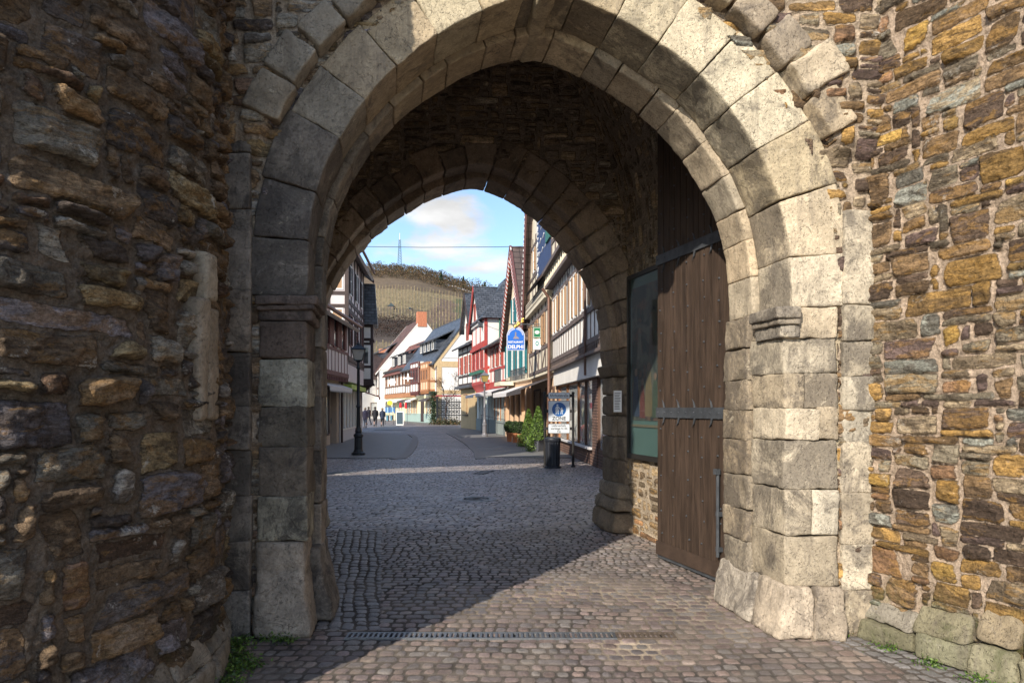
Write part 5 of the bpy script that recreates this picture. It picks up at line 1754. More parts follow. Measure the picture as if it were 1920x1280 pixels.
# stars and dots along the verge, nearer the far eave
m = H.mb('verge_star', W_frame)
ux, uz = 1 / math.hypot(1, sl), sl / math.hypot(1, sl)
for i in range(30):
    t_ = .3 + i * .25
    cx_, cz_ = -.2 + ux * t_, 6.3 - .45 * sl + .3 + uz * t_
    if i % 2: m.box(cx_ - .05, cx_ + .05, -.62, -.6, cz_ - .05, cz_ + .05)
    else: m.prism([(cx_ + (.12 if q % 2 == 0 else .05) * math.cos(q * PI / 5 + PI / 2), cz_ + (.09 if q % 2 == 0 else .04) * math.sin(q * PI / 5 + PI / 2)) for q in range(10)], -.62, -.6)
# ornate cream parapet with small scrolls
m = H.mb('scroll_board', P_cream); m.box(-.0, L, -.42, -.2, 5.9, 6.5)
m = H.mb('scroll', T_grey)
x = .2
while x < L - .2:
    for (dx, dz) in ((0, .1), (.1, .3), (-.06, .42)): m.lathe([(.01, 0), (.06, .02), (.01, .04)], (x + dx, -.44, 5.95 + dz), 6)
    x += .28
awning(H, -.2, 6.2, 2.85, 1.3, .5, M_awnd)
H.done()

# R4: teal shutters, banded verge
H = House('teal_shuttered_house', -.22, 39.4, .95, 33.35, 'cream house with teal shutters, balcony and a red and white banded gable verge', 'house')
L = H.L
H.mb('wall', P_peach).box(0, L, 0, 8, 0, 3.0)
H.mb('upper_wall', P_cream).box(0, L, -.15, 9, 3.0, 5.6)
H.gable_front(0, L, 5.3, 10.2, 9, BRY, P_cream, None, .3, .3, y0=-.15)
v = H.mb('verge', T_rshut); v2 = H.mb('verge_band', W_frame)
xm = L / 2; e = .25; sl = (10.2 - 5.3) / xm
Lv = math.hypot(xm + e, sl * (xm + e)); ux, uz = (xm + e) / Lv, sl * (xm + e) / Lv
nb = 26
for sgn in (1, -1):
    for i in range(nb):
        t0, t1 = Lv * i / nb, Lv * (i + .62) / nb
        for (a, b, mm, o) in ((t0, t1, v, .42), (t1, Lv * (i + 1) / nb, v2, .42)):
            q = []
            for (t_, oo) in ((a, 0), (b, 0), (b, o), (a, o)):
                X = -e + ux * t_ + uz * oo; Z = 5.3 - e * sl + uz * t_ - ux * oo
                q.append((X if sgn > 0 else L - X, Z))
            mm.prism(q if sgn < 0 else q[::-1], -.5, -.46)
m = H.mb('verge_cap', T_wine)
for sgn in (1, -1):
    xa, xb = (-e, xm) if sgn > 0 else (L + e, xm)
    m.beam(xa, 5.3 - e * sl, xb, 10.2, .12, -.52, -.4)
H.timber(0, L, 3.1, 5.4, [.1, 1.5, 3.0, 4.6, L - .1], [5.3], T_grey, -.15, .1)
for x in (.55, 2.1, 3.7, 5.1): H.window(x, 3.35, .42, 1.75, -.15, W_frame, 1, 1, T_teal, .3)
for x in (2.3, 3.5): H.window(x, 6.2, .5, 1.3, -.15, W_frame, 0, 1, T_teal, .32)
m = H.mb('balcony', P_cream); m.box(.1, 2.2, -.85, -.1, 2.85, 3.05)
m = H.mb('railing', M_iron)
for i in range(15): m.box(.12 + i * .147, .14 + i * .147, -.83, -.81, 3.05, 3.75)
m.box(.1, 2.2, -.84, -.8, 3.74, 3.78)
for i in range(26): m.box(2.4 + i * .147, 2.415 + i * .147, -.33, -.31, 3.05, 3.6)
m.box(2.3, L, -.34, -.3, 3.6, 3.63)
m = H.mb('wall', P_peach)
for x in (.2, 1.5, 2.9, 4.3, 5.6): m.box(x, x + .35, -.2, 0, 0, 2.6)
shopfront(H, .6, 1.5, .3, 2.3, 1, T_brown, -.02); shopfront(H, 1.9, 2.9, .3, 2.3, 1, T_brown, -.02); shopfront(H, 3.3, 4.3, .3, 2.3, 1, T_brown, -.02)
awning(H, .1, 1.6, 2.7, .9, .25, M_awn); awning(H, 2.0, 5.8, 2.75, 1.2, .4, M_awn)
H.done()

# R5: red timbered house, low wing and taller bay
H = House('red_timbered_house', -2.6, 50.6, -.25, 39.6, 'bright red timbered house with white infill, corner bay, red gable and slate roof', 'house')
L = H.L   # about 11.2 ; x=0 far end
XC = 5.6
BY = -.35
H.mb('wall', P_pale).box(0, L, 0, 8, 0, 3.1)
H.mb('base_course', P_gbase).box(0, L, -.06, 0, 0, .85)
H.mb('upper_wall', P_white).box(XC, L, -.05, 8, 3.1, 5.75)
H.mb('bay_wall', P_white).box(0, XC, BY, 8, 3.25, 7.7)
H.timber(XC, L, 3.1, 5.7, [XC + .6, 7.4, 8.9, 10.2, L - .1], [3.2, 4.05, 5.6], T_red, -.05, .16)
for x in (6.6, 7.75, 9.25): H.window(x, 4.2, .5, 1.15, -.05, W_frame, 0, 1, T_rshut, .25)
H.mb('bracket_band', T_red).box(XC, L, -.14, -.0, 2.85, 3.12)
# bay street front and near flank
H.timber(0, XC, 3.3, 7.6, [.12, 1.9, 3.7, XC - .1], [3.35, 4.2, 6.0, 7.55], T_red, BY, .2)
for x in (.6, 2.35, 4.1): H.window(x, 4.4, .8, 1.35, BY, T_red, 1, 0)
fl = H.mb('bay_flank_frame', T_red)
for y in (-.3, .9, 2.2, 3.6): fl.box(XC, XC + .04, y - .1, y + .1, 3.3 if y < 0 else 5.6, 7.7)
for z in (3.4, 4.3, 5.6, 7.6): fl.box(XC, XC + .046, BY, 4, z - .09, z + .09)
m = H.mb('bay_foot', T_red); m.hexa([(.5, -.1, 2.7), (XC - .2, -.1, 2.7), (XC - .2, 0, 2.7), (.5, 0, 2.7), (0, BY - .03, 3.25), (XC, BY - .03, 3.25), (XC, 0, 3.25), (0, 0, 3.25)])
m = H.mb('flower_box', T_green); m.box(.4, XC - .3, BY - .3, BY - .04, 3.95, 4.15)
H.mb('roof', SLY).hexa([(-.1, BY - .3, 7.55), (XC + .35, BY - .3, 7.55), (XC + .45, 8, 7.55), (-.3, 8, 7.55), (1.6, 1.4, 10.6), (3.6, 1.4, 10.6), (3.6, 7, 10.6), (1.6, 7, 10.6)])
H.gable_front(.2, 4.6, 7.4, 10.2, 3, SLY, P_white, T_red, .15, .26, y0=BY - .15, near=False)
H.window(2.0, 7.7, .6, 1.2, BY - .15, T_rshut, 0, 1)
m = H.mb('red_string_course', T_red); m.box(-.05, XC + .06, BY - .17, BY + .05, 5.62, 5.85)
H.mb('wing_roof', SLX).slab([(XC, -.5, 5.55), (L + .1, -.5, 5.55), (L + .1, 3.5, 8.2), (XC, 3.5, 8.2)], .14)
gutter(H, XC, L, -.55, 5.5, M_zinc, .08)
m = MB(); m.tube([(XC + .12, .6, 7.5), (XC + .12, .6, 5.9)], .05, 6); m.build('downpipe', T_green, H.o)
for x in (.5, 1.6): shopfront(H, x + 4.5, x + 5.3, .9, 2.5, 1, P_pale, -.02)
shopfront(H, 7.3, 8.4, .85, 2.5, 1, T_orange, -.02); shopfront(H, 9.2, 10.6, .85, 2.5, 1, T_orange, -.02); shopfront(H, 1.2, 3.6, .85, 2.5, 2, W_frame, -.02)
awning(H, .4, 4.0, 2.75, .9, .25, M_awn); awning(H, 5.0, L - .2, 2.85, .9, .3, M_awn, True)
H.done()

# R6: narrow slate-gabled house
H = House('narrow_slate_house', -4.2, 56.2, -2.7, 50.8, 'narrow house with ochre ground floor, brown shutters and a dark slate gable', 'house')
L = H.L
H.mb('wall', P_ochre).box(0, L, 0, 7, 0, 3.35)
H.mb('upper_wall', P_white).box(0, L, -.2, 7, 3.35, 6.5)
H.timber(0, L, 3.4, 6.5, [.1, 1.8, 3.6, L - .1], [3.45, 4.1, 5.9, 6.4], T_dark, -.2, .16)
for x in (.6, 2.3, 4.1): H.window(x, 4.3, .5, 1.35, -.2, W_frame, 0, 1, T_rshut, .4)
H.mb('eaves', SLX).slab([(-.3, -.75, 6.35), (L + .2, -.75, 6.35), (L + .2, .3, 6.9), (-.3, .3, 6.9)], .12)
H.mb('eaves', SLX).box(-.2, L + .1, -.5, .2, 3.15, 3.35)
H.gable_front(1.2, 4.4, 8.0, 10.6, 7, SLY, P_white, T_dark, .3, .2, y0=0)
H.mb('dormer_wall', P_white).box(1.4, 4.2, 0, 6.5, 6.8, 8.1)
H.window(2.3, 7.0, .8, 1.2, 0, T_rshut, 1, 0)
m = MB(); m.box(1.2, 2.3, -.05, -.01, 1.1, 2.6); m.build('closed_shutter', P_ochre, H.o)
H.mb('sill', T_dark).box(1.1, 2.9, -.12, 0, 1.0, 1.08)
for x in (1.3, 2.0): H.window(x, 1.2, .5, 1.5, 0, T_tan, 0, 0)
H.done()
# ================================================================== LETTERING
def text_mesh(name, s, size, mat, parent, loc, rot=(R(90), 0, 0), bold=0.0, align='CENTER', sx=1.0, depth=.002):
    cu = bpy.data.curves.new(name, 'FONT')
    cu.body = s; cu.size = size; cu.align_x = align; cu.align_y = 'CENTER'; cu.extrude = depth; cu.offset = bold
    t = bpy.data.objects.new(name, cu); col.objects.link(t)
    dg = bpy.context.evaluated_depsgraph_get()
    me = bpy.data.meshes.new_from_object(t.evaluated_get(dg))
    bpy.data.objects.remove(t); bpy.data.curves.remove(cu)
    me.materials.clear()
    o = link(name, me, mat, parent)
    o.location = loc; o.rotation_euler = rot; o.scale = (sx, 1, 1)
    return o


# ================================================================== LAMPS
M_lampd = simple('dark_lamp_paint', (.022, .026, .03), .4, .3, var=.2, bump=.001)
M_lampg = simple('grey_lamp_paint', (.2, .2, .22), .5, .3, var=.2, bump=.001)
k = NT('lantern_glass'); k.out((.55, .52, .45), .25, None, 0, .6); k.b.inputs['Transmission Weight'].default_value = .4; M_lant = k.mat
k = NT('amber_lantern_glass'); k.out((.5, .36, .1), .25, None, 0, .6); k.b.inputs['Transmission Weight'].default_value = .3; M_lantA = k.mat


def lamp(x, y, H_, paint, glass, label, s=1.0):
    e = empty('street_lamp', (x, y, 0), R(12), label, 'street lamp', 'lantern posts along the street')
    m = MB(); m.lathe([(.2 * s, 0), (.2 * s, .08), (.15 * s, .12), (.12 * s, .2), (.115 * s, .6), (.14 * s, .64), (.14 * s, .7), (.09 * s, .76), (.1 * s, .82), (.07 * s, .95)], n=12); m.build('base', paint, e, False)
    top = H_ - .62
    m = MB(); m.lathe([(.065 * s, .9), (.05 * s, 1.6), (.075 * s, 1.66), (.05 * s, 1.72), (.042 * s, top - .3), (.07 * s, top - .26), (.045 * s, top - .2), (.04 * s, top - .08), (.09 * s, top - .02), (.1 * s, top)], n=12); m.build('post', paint, e, True)
    m = MB()
    a, b = .13, .22
    for (sx_, sy_) in ((1, 1), (1, -1), (-1, 1), (-1, -1)):
        m.tube([(a * sx_, a * sy_, top), (b * sx_, b * sy_, top + .36)], .014, 6)
    for (q, zz) in ((a, top), (b, top + .36)):
        for i, (p_, q_) in enumerate((((-q, -q), (q, -q)), ((q, -q), (q, q)), ((q, q), (-q, q)), ((-q, q), (-q, -q)))): m.tube([(p_[0], p_[1], zz), (q_[0], q_[1], zz)], .014, 6)
    ln = m.build('lantern', paint, e)
    m = MB(); a2, b2 = a - .004, b - .004
    m.hexa([(-a2, -a2, top + .01), (a2, -a2, top + .01), (a2, a2, top + .01), (-a2, a2, top + .01), (-b2, -b2, top + .35), (b2, -b2, top + .35), (b2, b2, top + .35), (-b2, b2, top + .35)])
    m.build('glass', glass, ln)
    m = MB(); m.hexa([(-b - .04, -b - .04, top + .37), (b + .04, -b - .04, top + .37), (b + .04, b + .04, top + .37), (-b - .04, b + .04, top + .37), (-.08, -.08, top + .52), (.08, -.08, top + .52), (.08, .08, top + .52), (-.08, .08, top + .52)])
    m.lathe([(.05, top + .52), (.07, top + .56), (.03, top + .6), (.012, top + .68)], n=8); m.build('lantern_roof', paint, ln)
    return e


x, y, _ = gnd(672, 853)
lamp(x, y, 3.85, M_lampd, M_lant, 'near dark street lamp with pale lantern glass on the asphalt pavement at the left', 1.15)
x, y, _ = gnd(908.5, 818)
lamp(x, y, 3.7, M_lampg, M_lantA, 'grey street lamp with an amber lantern before the red timbered house', 1.0)

# ================================================================== ZONE SIGN
M_post = simple('sign_post_paint', (.025, .024, .024), .5, .3, var=.2, bump=.001)
M_signw = simple('sign_white', (.62, .66, .7), .35, var=.04, bump=0)
M_signb = simple('sign_blue', (.008, .1, .34), .35, var=.03, bump=0)
M_signk = simple('sign_black', (.03, .03, .035), .5, var=0, bump=0)
sx, sy, _ = gnd(1048, 875)
sg_ = empty('pedestrian_zone_sign', (sx, sy, 0), R(-2), 'double post sign with a blue pedestrian zone disc between two white text plates', 'street sign')
hw = (1075 - 1022) / F * sy / 2
for s_ in (-1, 1):
    m = MB(); m.tube([(s_ * hw, 0, 0), (s_ * hw, 0, 2.02)], .035, 10); m.lathe([(.06, 0), (.06, .03), (.04, .05)], (s_ * hw, 0, 0), 10); m.lathe([(.04, 2.0), (.04, 2.03), (.02, 2.05)], (s_ * hw, 0, 0), 10)
    m.build('post', M_post, sg_, True)


def zof(py): return EYE - (py - HY) / F * sy


def rplate(name, x0, x1, z0, z1, y, mat, parent, r=.03, t=.012):
    pts = []
    for (cx_, cz_, a0) in ((x1 - r, z0 + r, -90), (x1 - r, z1 - r, 0), (x0 + r, z1 - r, 90), (x0 + r, z0 + r, 180)):
        for i in range(5):
            a = R(a0 + i * 22.5); pts.append((cx_ + r * math.cos(a), cz_ + r * math.sin(a)))
    m = MB(); m.prism(pts, y, y + t); return m.build(name, mat, parent)


pw = .295
for (pa, pb, nm) in ((735.5, 747.5, 'name_plate'), (751, 790, 'zone_plate'), (794, 812, 'hours_plate')):
    z1, z0 = zof(pa), zof(pb)
    pl = rplate(nm, -pw, pw, z0, z1, -.06, M_signk, sg_)
    rplate('face', -pw + .01, pw - .01, z0 + .01, z1 - .01, -.066, M_signw, pl, .025, .004)
    m = MB()
    for s_ in (-1, 1):
        m.box(min(s_ * pw, s_ * hw), max(s_ * pw, s_ * hw), -.045, .0, (z0 + z1) / 2 - .04, (z0 + z1) / 2 + .04)
    m.build('clamp', M_post, pl)
    if nm == 'name_plate': text_mesh('lettering', 'Ahrhutstraße', .112, M_signk, pl, (0, -.0665, (z0 + z1) / 2), bold=.0008, sx=.84)
    elif nm == 'hours_plate':
        for i, s_ in enumerate(('Lieferverkehr', 'werktags 4-13h', 'frei')): text_mesh('lettering', s_, .085, M_signk, pl, (0, -.0665, (z0 + z1) / 2 + .08 - .08 * i), bold=.0008, sx=.86)
    else:
        text_mesh('lettering', 'ZONE', .135, M_signk, pl, (0, -.07, z0 + .085), bold=.002)
        cz = z1 - .235
        m = MB(); pts = [(.19 * math.cos(2 * PI * i / 40), cz + .19 * math.sin(2 * PI * i / 40)) for i in range(40)]; m.prism(pts, -.071, -.067); m.build('disc', M_signb, pl)
        m = MB()
        def disc(cx_, c_z, r_): m.prism([(cx_ + r_ * math.cos(2 * PI * i / 14), c_z + r_ * math.sin(2 * PI * i / 14)) for i in range(14)], -.075, -.072)
        # adult in a skirt holding a child's hand
        disc(-.045, cz + .115, .026)
        m.prism([(-.075, cz + .02), (-.015, cz + .02), (-.02, cz + .085), (-.07, cz + .085)], -.075, -.072)
        m.prism([(-.105, cz - .055), (.005, cz - .055), (-.015, cz + .022), (-.075, cz + .022)], -.0752, -.0722)
        m.beam(-.072, cz - .05, -.08, cz - .135, .024, -.0748, -.0718); m.beam(-.03, cz - .05, -.02, cz - .135, .024, -.0748, -.0718)
        m.beam(-.02, cz + .075, .035, cz - .0, .018, -.0746, -.0716); m.beam(-.072, cz + .075, -.105, cz + .0, .018, -.0746, -.0716)
        disc(.072, cz + .03, .02)
        m.prism([(.045, cz - .06), (.1, cz - .06), (.09, cz + .008), (.053, cz + .008)], -.075, -.072)
        m.beam(.058, cz - .055, .05, cz - .13, .019, -.0748, -.0718); m.beam(.085, cz - .055, .095, cz - .13, .019, -.0748, -.0718)
        m.beam(.055, cz + .0, .03, cz - .0, .015, -.0746, -.0716); m.beam(.09, cz + .0, .115, cz - .05, .015, -.0746, -.0716)
        m.build('pictogram', M_signw, pl)

# litter bin
bx, by, _ = gnd(1036, 876)
e = empty('litter_bin', (bx, by - .12, 0), R(5), 'dark ribbed metal litter bin standing in front of the left sign post', 'litter bin')
M_bin = simple('bin_paint', (.03, .034, .045), .45, .3, var=.2, bump=.001)
m = MB(); m.lathe([(.19, 0), (.2, .02), (.175, .05), (.19, .7), (.2, .74)], n=10); m.build('body', M_bin, e)
m = MB()
for i in range(10):
    a = 2 * PI * (i + .5) / 10
    m.tube([(.178 * math.cos(a), .178 * math.sin(a), .06), (.192 * math.cos(a), .192 * math.sin(a), .72)], .012, 5)
m.build('rib', M_bin, e)
m = MB(); m.lathe([(.215, .72), (.225, .76), (.215, .8), (.16, .83), (.155, .8)], n=20); m.build('lid', M_bin, e, True)
m = MB(); m.lathe([(.23, 0), (.23, .04), (.2, .05)], n=10); m.build('foot', M_bin, e)


# ================================================================== FOLIAGE
def leaf_cloud(name, mat, parent, pts_fn, n, size, seed, flat=.6, cols=None):
    rg = np.random.RandomState(seed)
    P = pts_fn(rg, n)
    n = len(P)
    d1 = rg.normal(size=(n, 3)); d1 /= np.linalg.norm(d1, axis=1, keepdims=True)
    d2 = np.cross(d1, rg.normal(size=(n, 3))); d2 /= np.linalg.norm(d2, axis=1, keepdims=True)
    s = size * (.6 + .8 * rg.rand(n, 1))
    V = np.stack([P - d1 * s, P + d2 * s * flat, P + d1 * s, P - d2 * s * flat], 1).reshape(-1, 3)
    Q = np.arange(n * 4).reshape(n, 4)
    cols = cols or [(.05, .1, .02), (.08, .14, .03), (.035, .07, .015)]
    c = np.array(cols)[rg.randint(0, len(cols), n)] * (.7 + .6 * rg.rand(n, 1))
    return np_mesh(name, V, Q, mat, parent, np.repeat(c, 4, 0), smooth=False)


k = NT('leaves'); k.out(attr(k, 'Col').outputs['Color'], .55, None, 0, .4)
k.b.inputs['Subsurface Weight'].default_value = 0
M_leaf = k.mat
k = NT('twigs'); k.out(attr(k, 'Col').outputs['Color'], .9, None, 0, .1); M_twig = k.mat
M_terra = simple('terracotta', (.5, .2, .09), .8, var=.15, bump=.002)
M_potg = simple('grey_planter', (.09, .095, .11), .6, var=.15, bump=.001)
M_soil = simple('soil', (.05, .035, .025), .95)


def shell(fr, zc, n_, rg, h0=0.0):
    """points near a surface of revolution: fr(t) radius for t in 0..1"""
    t = rg.rand(n_); a = rg.rand(n_) * 2 * PI
    r = fr(t) * (1 - .25 * rg.rand(n_) ** 2) * (1 + .07 * np.sin(a * 5 + t * 9))
    return np.stack([r * np.cos(a), r * np.sin(a), h0 + t * zc], -1)


def cone_bush(px, py, Y, Hh, r, tilt, label, pot=M_potg):
    x = (px - CX) / F * Y
    e = empty('cone_topiary', (x, Y, 0), 0, label, 'topiary', 'potted cone bushes by the shop')
    m = MB(); m.lathe([(.17, 0), (.26, .42), (.28, .44), (.24, .44), (.23, .4)], n=4); m.build('pot', pot, e)
    leaf_cloud('foliage', M_leaf, e, lambda rg, n_: shell(lambda t: r * (1 - t) ** .75 + .02, Hh, n_, rg, .42), 2600, .03, int(px), cols=[(.09, .16, .025), (.14, .22, .04), (.05, .1, .02)])
    m = MB(); m.lathe([(r * .8, 0), (r * .6, Hh * .4), (.02, Hh * .9)], (0, 0, .44), 10); m.build('core', simple('dark_foliage_core', (.03, .05, .012), .9, bump=0), e, True)
    leaf_cloud('ivy', M_leaf, e, lambda rg, n_: np.stack([-.2 - .22 * rg.rand(n_) + .05 * rg.normal(size=n_), -.15 + .12 * rg.normal(size=n_), .02 + .5 * rg.rand(n_)], -1), 500, .035, int(px) + 3, cols=[(.12, .2, .04), (.16, .25, .05), (.05, .09, .02)])
    m = MB(); m.tube([(0, 0, .3), (0, 0, .6)], .03, 6); m.build('stem', T_brown, e)
    return e


cone_bush(991, 0, 28.4, 1.15, .3, 0, 'bright green cone bush in a grey pot, further of the pair')
cone_bush(1009, 0, 25.3, 1.25, .33, 0, 'bright green cone bush in a grey pot, nearer of the pair, next to the bin')
for i, (px, Y, lb) in enumerate(((955, 32.5, 'clipped dark round bush in a terracotta pot, furthest of the three'), (965.5, 31.8, 'clipped dark round bush in a terracotta pot, middle of the three'), (976, 31.0, 'clipped dark round bush in a terracotta pot, nearest of the three'))):
    e = empty('ball_topiary', ((px - CX) / F * Y, Y, 0), 0, lb, 'topiary', 'round bushes in terracotta pots')
    m = MB(); m.lathe([(.1, 0), (.14, .36), (.16, .38), (.16, .44), (.13, .44), (.13, .4)], n=16); m.build('pot', M_terra, e, True)
    leaf_cloud('foliage', M_leaf, e, lambda rg, n_: shell(lambda t: .24 * np.sqrt(np.clip(1 - (2 * t - 1) ** 2, 0, 1)) + .01, .58, n_, rg, .42), 1500, .028, 50 + i, cols=[(.035, .065, .02), (.05, .09, .025), (.02, .04, .012)])
    m = MB(); m.lathe([(.05, .44), (.19, .6), (.2, .75), (.08, .95)], n=10); m.build('core', simple('dark_core', (.012, .02, .008), .9, bump=0), e, True)

# ================================================================== HANGING SIGNS
M_gold = simple('gilded_metal', (.75, .5, .14), .35, .7, var=.2, bump=.002)
M_sblue = simple('restaurant_blue', (.01, .13, .55), .4, var=.05, bump=0)
Ys = 29.5
e = empty('restaurant_sign', at(967, 635, Ys), 0, 'blue arched hanging restaurant sign with white lettering on a wrought bracket', 'hanging sign')
w2, h2 = 17 / F * Ys, 44 / F * Ys
wz0 = -h2 / 2
arc = [(w2 * math.cos(R(a)), wz0 + h2 - w2 + w2 * math.sin(R(a))) for a in range(0, 181, 12)]
m = MB(); m.prism([(-w2, wz0), (w2, wz0)] + arc, -.03, .03); m.build('board', simple('sign_rim', (.5, .55, .65), .5, bump=0), e)
q = .9
arc2 = [(w2 * q * math.cos(R(a)), wz0 + h2 - w2 + w2 * q * math.sin(R(a))) for a in range(0, 181, 12)]
m = MB(); m.prism([(-w2 * q, wz0 + .03), (w2 * q, wz0 + .03)] + arc2, -.036, -.031); m.build('face', M_sblue, e)
text_mesh('lettering', 'RESTAURANT', .12, W_frame, e, (0, -.042, wz0 + .36), bold=.003, sx=.86)
text_mesh('lettering', 'DELPHI', .215, W_frame, e, (0, -.042, wz0 + .15), bold=.005, sx=.98)
m = MB(); m.prism([(-.12, wz0 + .5), (.16, wz0 + .5), (.1, wz0 + .58), (.02, wz0 + .62), (.03, wz0 + .78), (-.03, wz0 + .8), (-.04, wz0 + .62), (-.08, wz0 + .58)], -.042, -.037); m.build('emblem', simple('grey_figure', (.25, .22, .25), .6, bump=0), e)
for i in range(13):
    a = R(172 - i * 13.7)
    m = None
for (txt, a0, a1) in (('GRIECHISCHES', 170, 95), ('SPEZIALITÄTEN', 85, 10)):
    pass
m = MB()
for i in range(17):
    a = R(168 - i * 9.75)
    if i == 8: continue
    cx_, cz_ = w2 * .78 * math.cos(a), wz0 + h2 - w2 + w2 * .78 * math.sin(a)
    m.beam(cx_ - .02 * math.cos(a), cz_ - .02 * math.sin(a), cx_ + .03 * math.cos(a), cz_ + .03 * math.sin(a), .03, -.041, -.0375)
m.build('rim_lettering', W_frame, e)
m = MB(); top = wz0 + h2
m.tube([(-.1, 0, top), (-.1, 0, top + .12)], .012, 6); m.tube([(.1, 0, top), (.1, 0, top + .12)], .012, 6); m.tube([(-.35, 0, top + .12), (1.3, 0, top + .12)], .022, 6); m.tube([(1.3, 0, top - .4), (.9, 0, top - .1), (.5, 0, top + .1)], .015, 6)
m.build('bracket', M_iron, e)
e = empty('gilded_ornament', at(974, 606, Ys), R(0), 'gilded cluster ornament on top of the bracket above the blue restaurant sign', 'ornament')
m = MB()
rg = random.Random(4)
for i in range(26):
    a = rg.random(); cx_, cz_ = -.22 + .42 * a, -.14 + .3 * a + rg.uniform(-.07, .07)
    r_ = rg.uniform(.035, .06)
    m.lathe([(r_ * math.sin(PI * j / 6) + .001, -r_ * math.cos(PI * j / 6)) for j in range(7)], (cx_, rg.uniform(-.07, .07), cz_), 8)
m.build('cluster', M_gold, e, True)
m = MB(); m.tube([(-.2, 0, -.22), (0, 0, -.1), (.2, 0, .12), (.24, 0, .22)], .012, 6); m.build('stem', M_iron, e)
Yg = 29.0
e = empty('hanging_sign', at(1007, 634, Yg), 0, 'small two part hanging sign, green with a white oval above and white below', 'hanging sign')
a_ = 7.2 / F * Yg
m = MB(); m.box(-a_, a_, -.03, .03, .02, .47); bd = m.build('green_board', simple('sign_green', (.01, .17, .07), .4, bump=0), e)
m = MB(); m.box(-a_ + .015, a_ - .015, -.033, -.031, .035, .05); m.box(-a_ + .015, a_ - .015, -.033, -.031, .44, .455); m.box(-a_ + .015, -a_ + .03, -.033, -.031, .05, .44); m.box(a_ - .03, a_ - .015, -.033, -.031, .05, .44); m.build('white_line', W_frame, bd)
m = MB(); m.prism([(.1 * math.cos(2 * PI * i / 20), .25 + .075 * math.sin(2 * PI * i / 20)) for i in range(20)], -.036, -.031); m.build('oval', W_frame, bd)
m = MB(); m.box(-a_, a_, -.03, .03, -.48, -.03); bd = m.build('white_board', W_frame, e)
m = MB(); m.prism([(.075 * math.cos(2 * PI * i / 20), -.22 + .11 * math.sin(2 * PI * i / 20)) for i in range(20)], -.036, -.031); m.build('emblem', simple('teal_emblem', (.1, .3, .33), .5, bump=0), bd)
m = MB(); m.prism([(.03 * math.cos(2 * PI * i / 20), -.22 + .05 * math.sin(2 * PI * i / 20)) for i in range(20)], -.04, -.0365); m.build('emblem_center', W_frame, bd)
m = MB(); m.tube([(-a_, 0, .5), (.6, 0, .5)], .018, 6); m.tube([(.3, 0, .5), (.5, 0, .35), (.6, 0, .1)], .012, 6); m.build('bracket', M_iron, e)

# small signs on the far row
e = empty('round_hanging_sign', at(735.5, 716, 70), 0, 'white round sign hanging over the far shops', 'hanging sign')
m = MB(); m.prism([(.34 * math.cos(2 * PI * i / 24), .34 * math.sin(2 * PI * i / 24)) for i in range(24)], -.04, .04); m.build('disc', W_frame, e)
m = MB(); m.tube([(-.6, 0, .4), (.5, 0, .4)], .02, 6); m.tube([(0, 0, .34), (0, 0, .4)], .02, 6); m.build('bracket', M_iron, e)
e = empty('cross_shaped_sign', at(765, 709, 68), 0, 'white cross shaped sign hanging beside the maroon oriel', 'hanging sign')
m = MB(); m.prism([(-.5, -.06), (-.1, -.08), (0, -.4), (.1, -.08), (.5, -.06), (.5, .05), (.1, .1), (.05, .5), (-.05, .5), (-.1, .1), (-.5, .05)], -.04, .04); m.build('board', W_frame, e)
m = MB(); m.tube([(-.05, 0, .5), (-.05, 0, .6), (.6, 0, .6)], .018, 6); m.build('bracket', M_iron, e)

# ================================================================== CABLE
e = MB(); e.tube([(-14, 42, EYE + (HY - 458.5) / F * 42 - .0)] + [(-14 + 22 * t, 42 - 6 * t, EYE + (HY - 458 + 5 * t) / F * (42 - 6 * t) - 1.0 * t * (1 - t)) for t in (.2, .4, .6, .8, 1)], .018, 6)
tag(e.build('overhead_cable', simple('cable', (.03, .05, .07), .6, bump=0)), 'thin dark cable strung across the street below the clouds', 'cable')

# ================================================================== IRON GATE, TREE, IVY at the bend
e = empty('iron_gate', (-7.35, 68, 0), R(8), 'black ornate wrought iron gate before the white gable at the bend', 'gate')
m = MB(); w_ = 2.3
for i in range(15):
    x = w_ * i / 14; m.box(x - .035, x + .035, -.03, .03, .1, 2.3 + .3 * math.sin(PI * i / 14)); m.lathe([(.03, 0), (.001, .18)], (x, 0, 2.3 + .3 * math.sin(PI * i / 14)), 6)
for z in (.2, .9, 1.6, 2.2): m.box(0, w_, -.035, .035, z - .05, z + .05)
for i in range(6):
    cx_ = .3 + i * .34
    for cz in (1.25, 1.9): m.tube([(cx_ + .13 * math.cos(2 * PI * q / 10), -.01, cz + .13 * math.sin(2 * PI * q / 10)) for q in range(11)], .035, 5)
m.build('bars', M_lampd, e)
for x in (-.1, w_ + .1):
    m = MB(); m.box(x - .1, x + .1, -.1, .1, 0, 2.7); m.lathe([(.14, 0), (.14, .06), (.02, .2)], (x, 0, 2.7), 8); m.build('post', M_lampd, e)
m = MB(); m.box(-.2, w_ + .2, -.5, .1, 2.75, 2.9); m.build('canopy', simple('faded_red_canopy', (.3, .05, .06), .8), e)


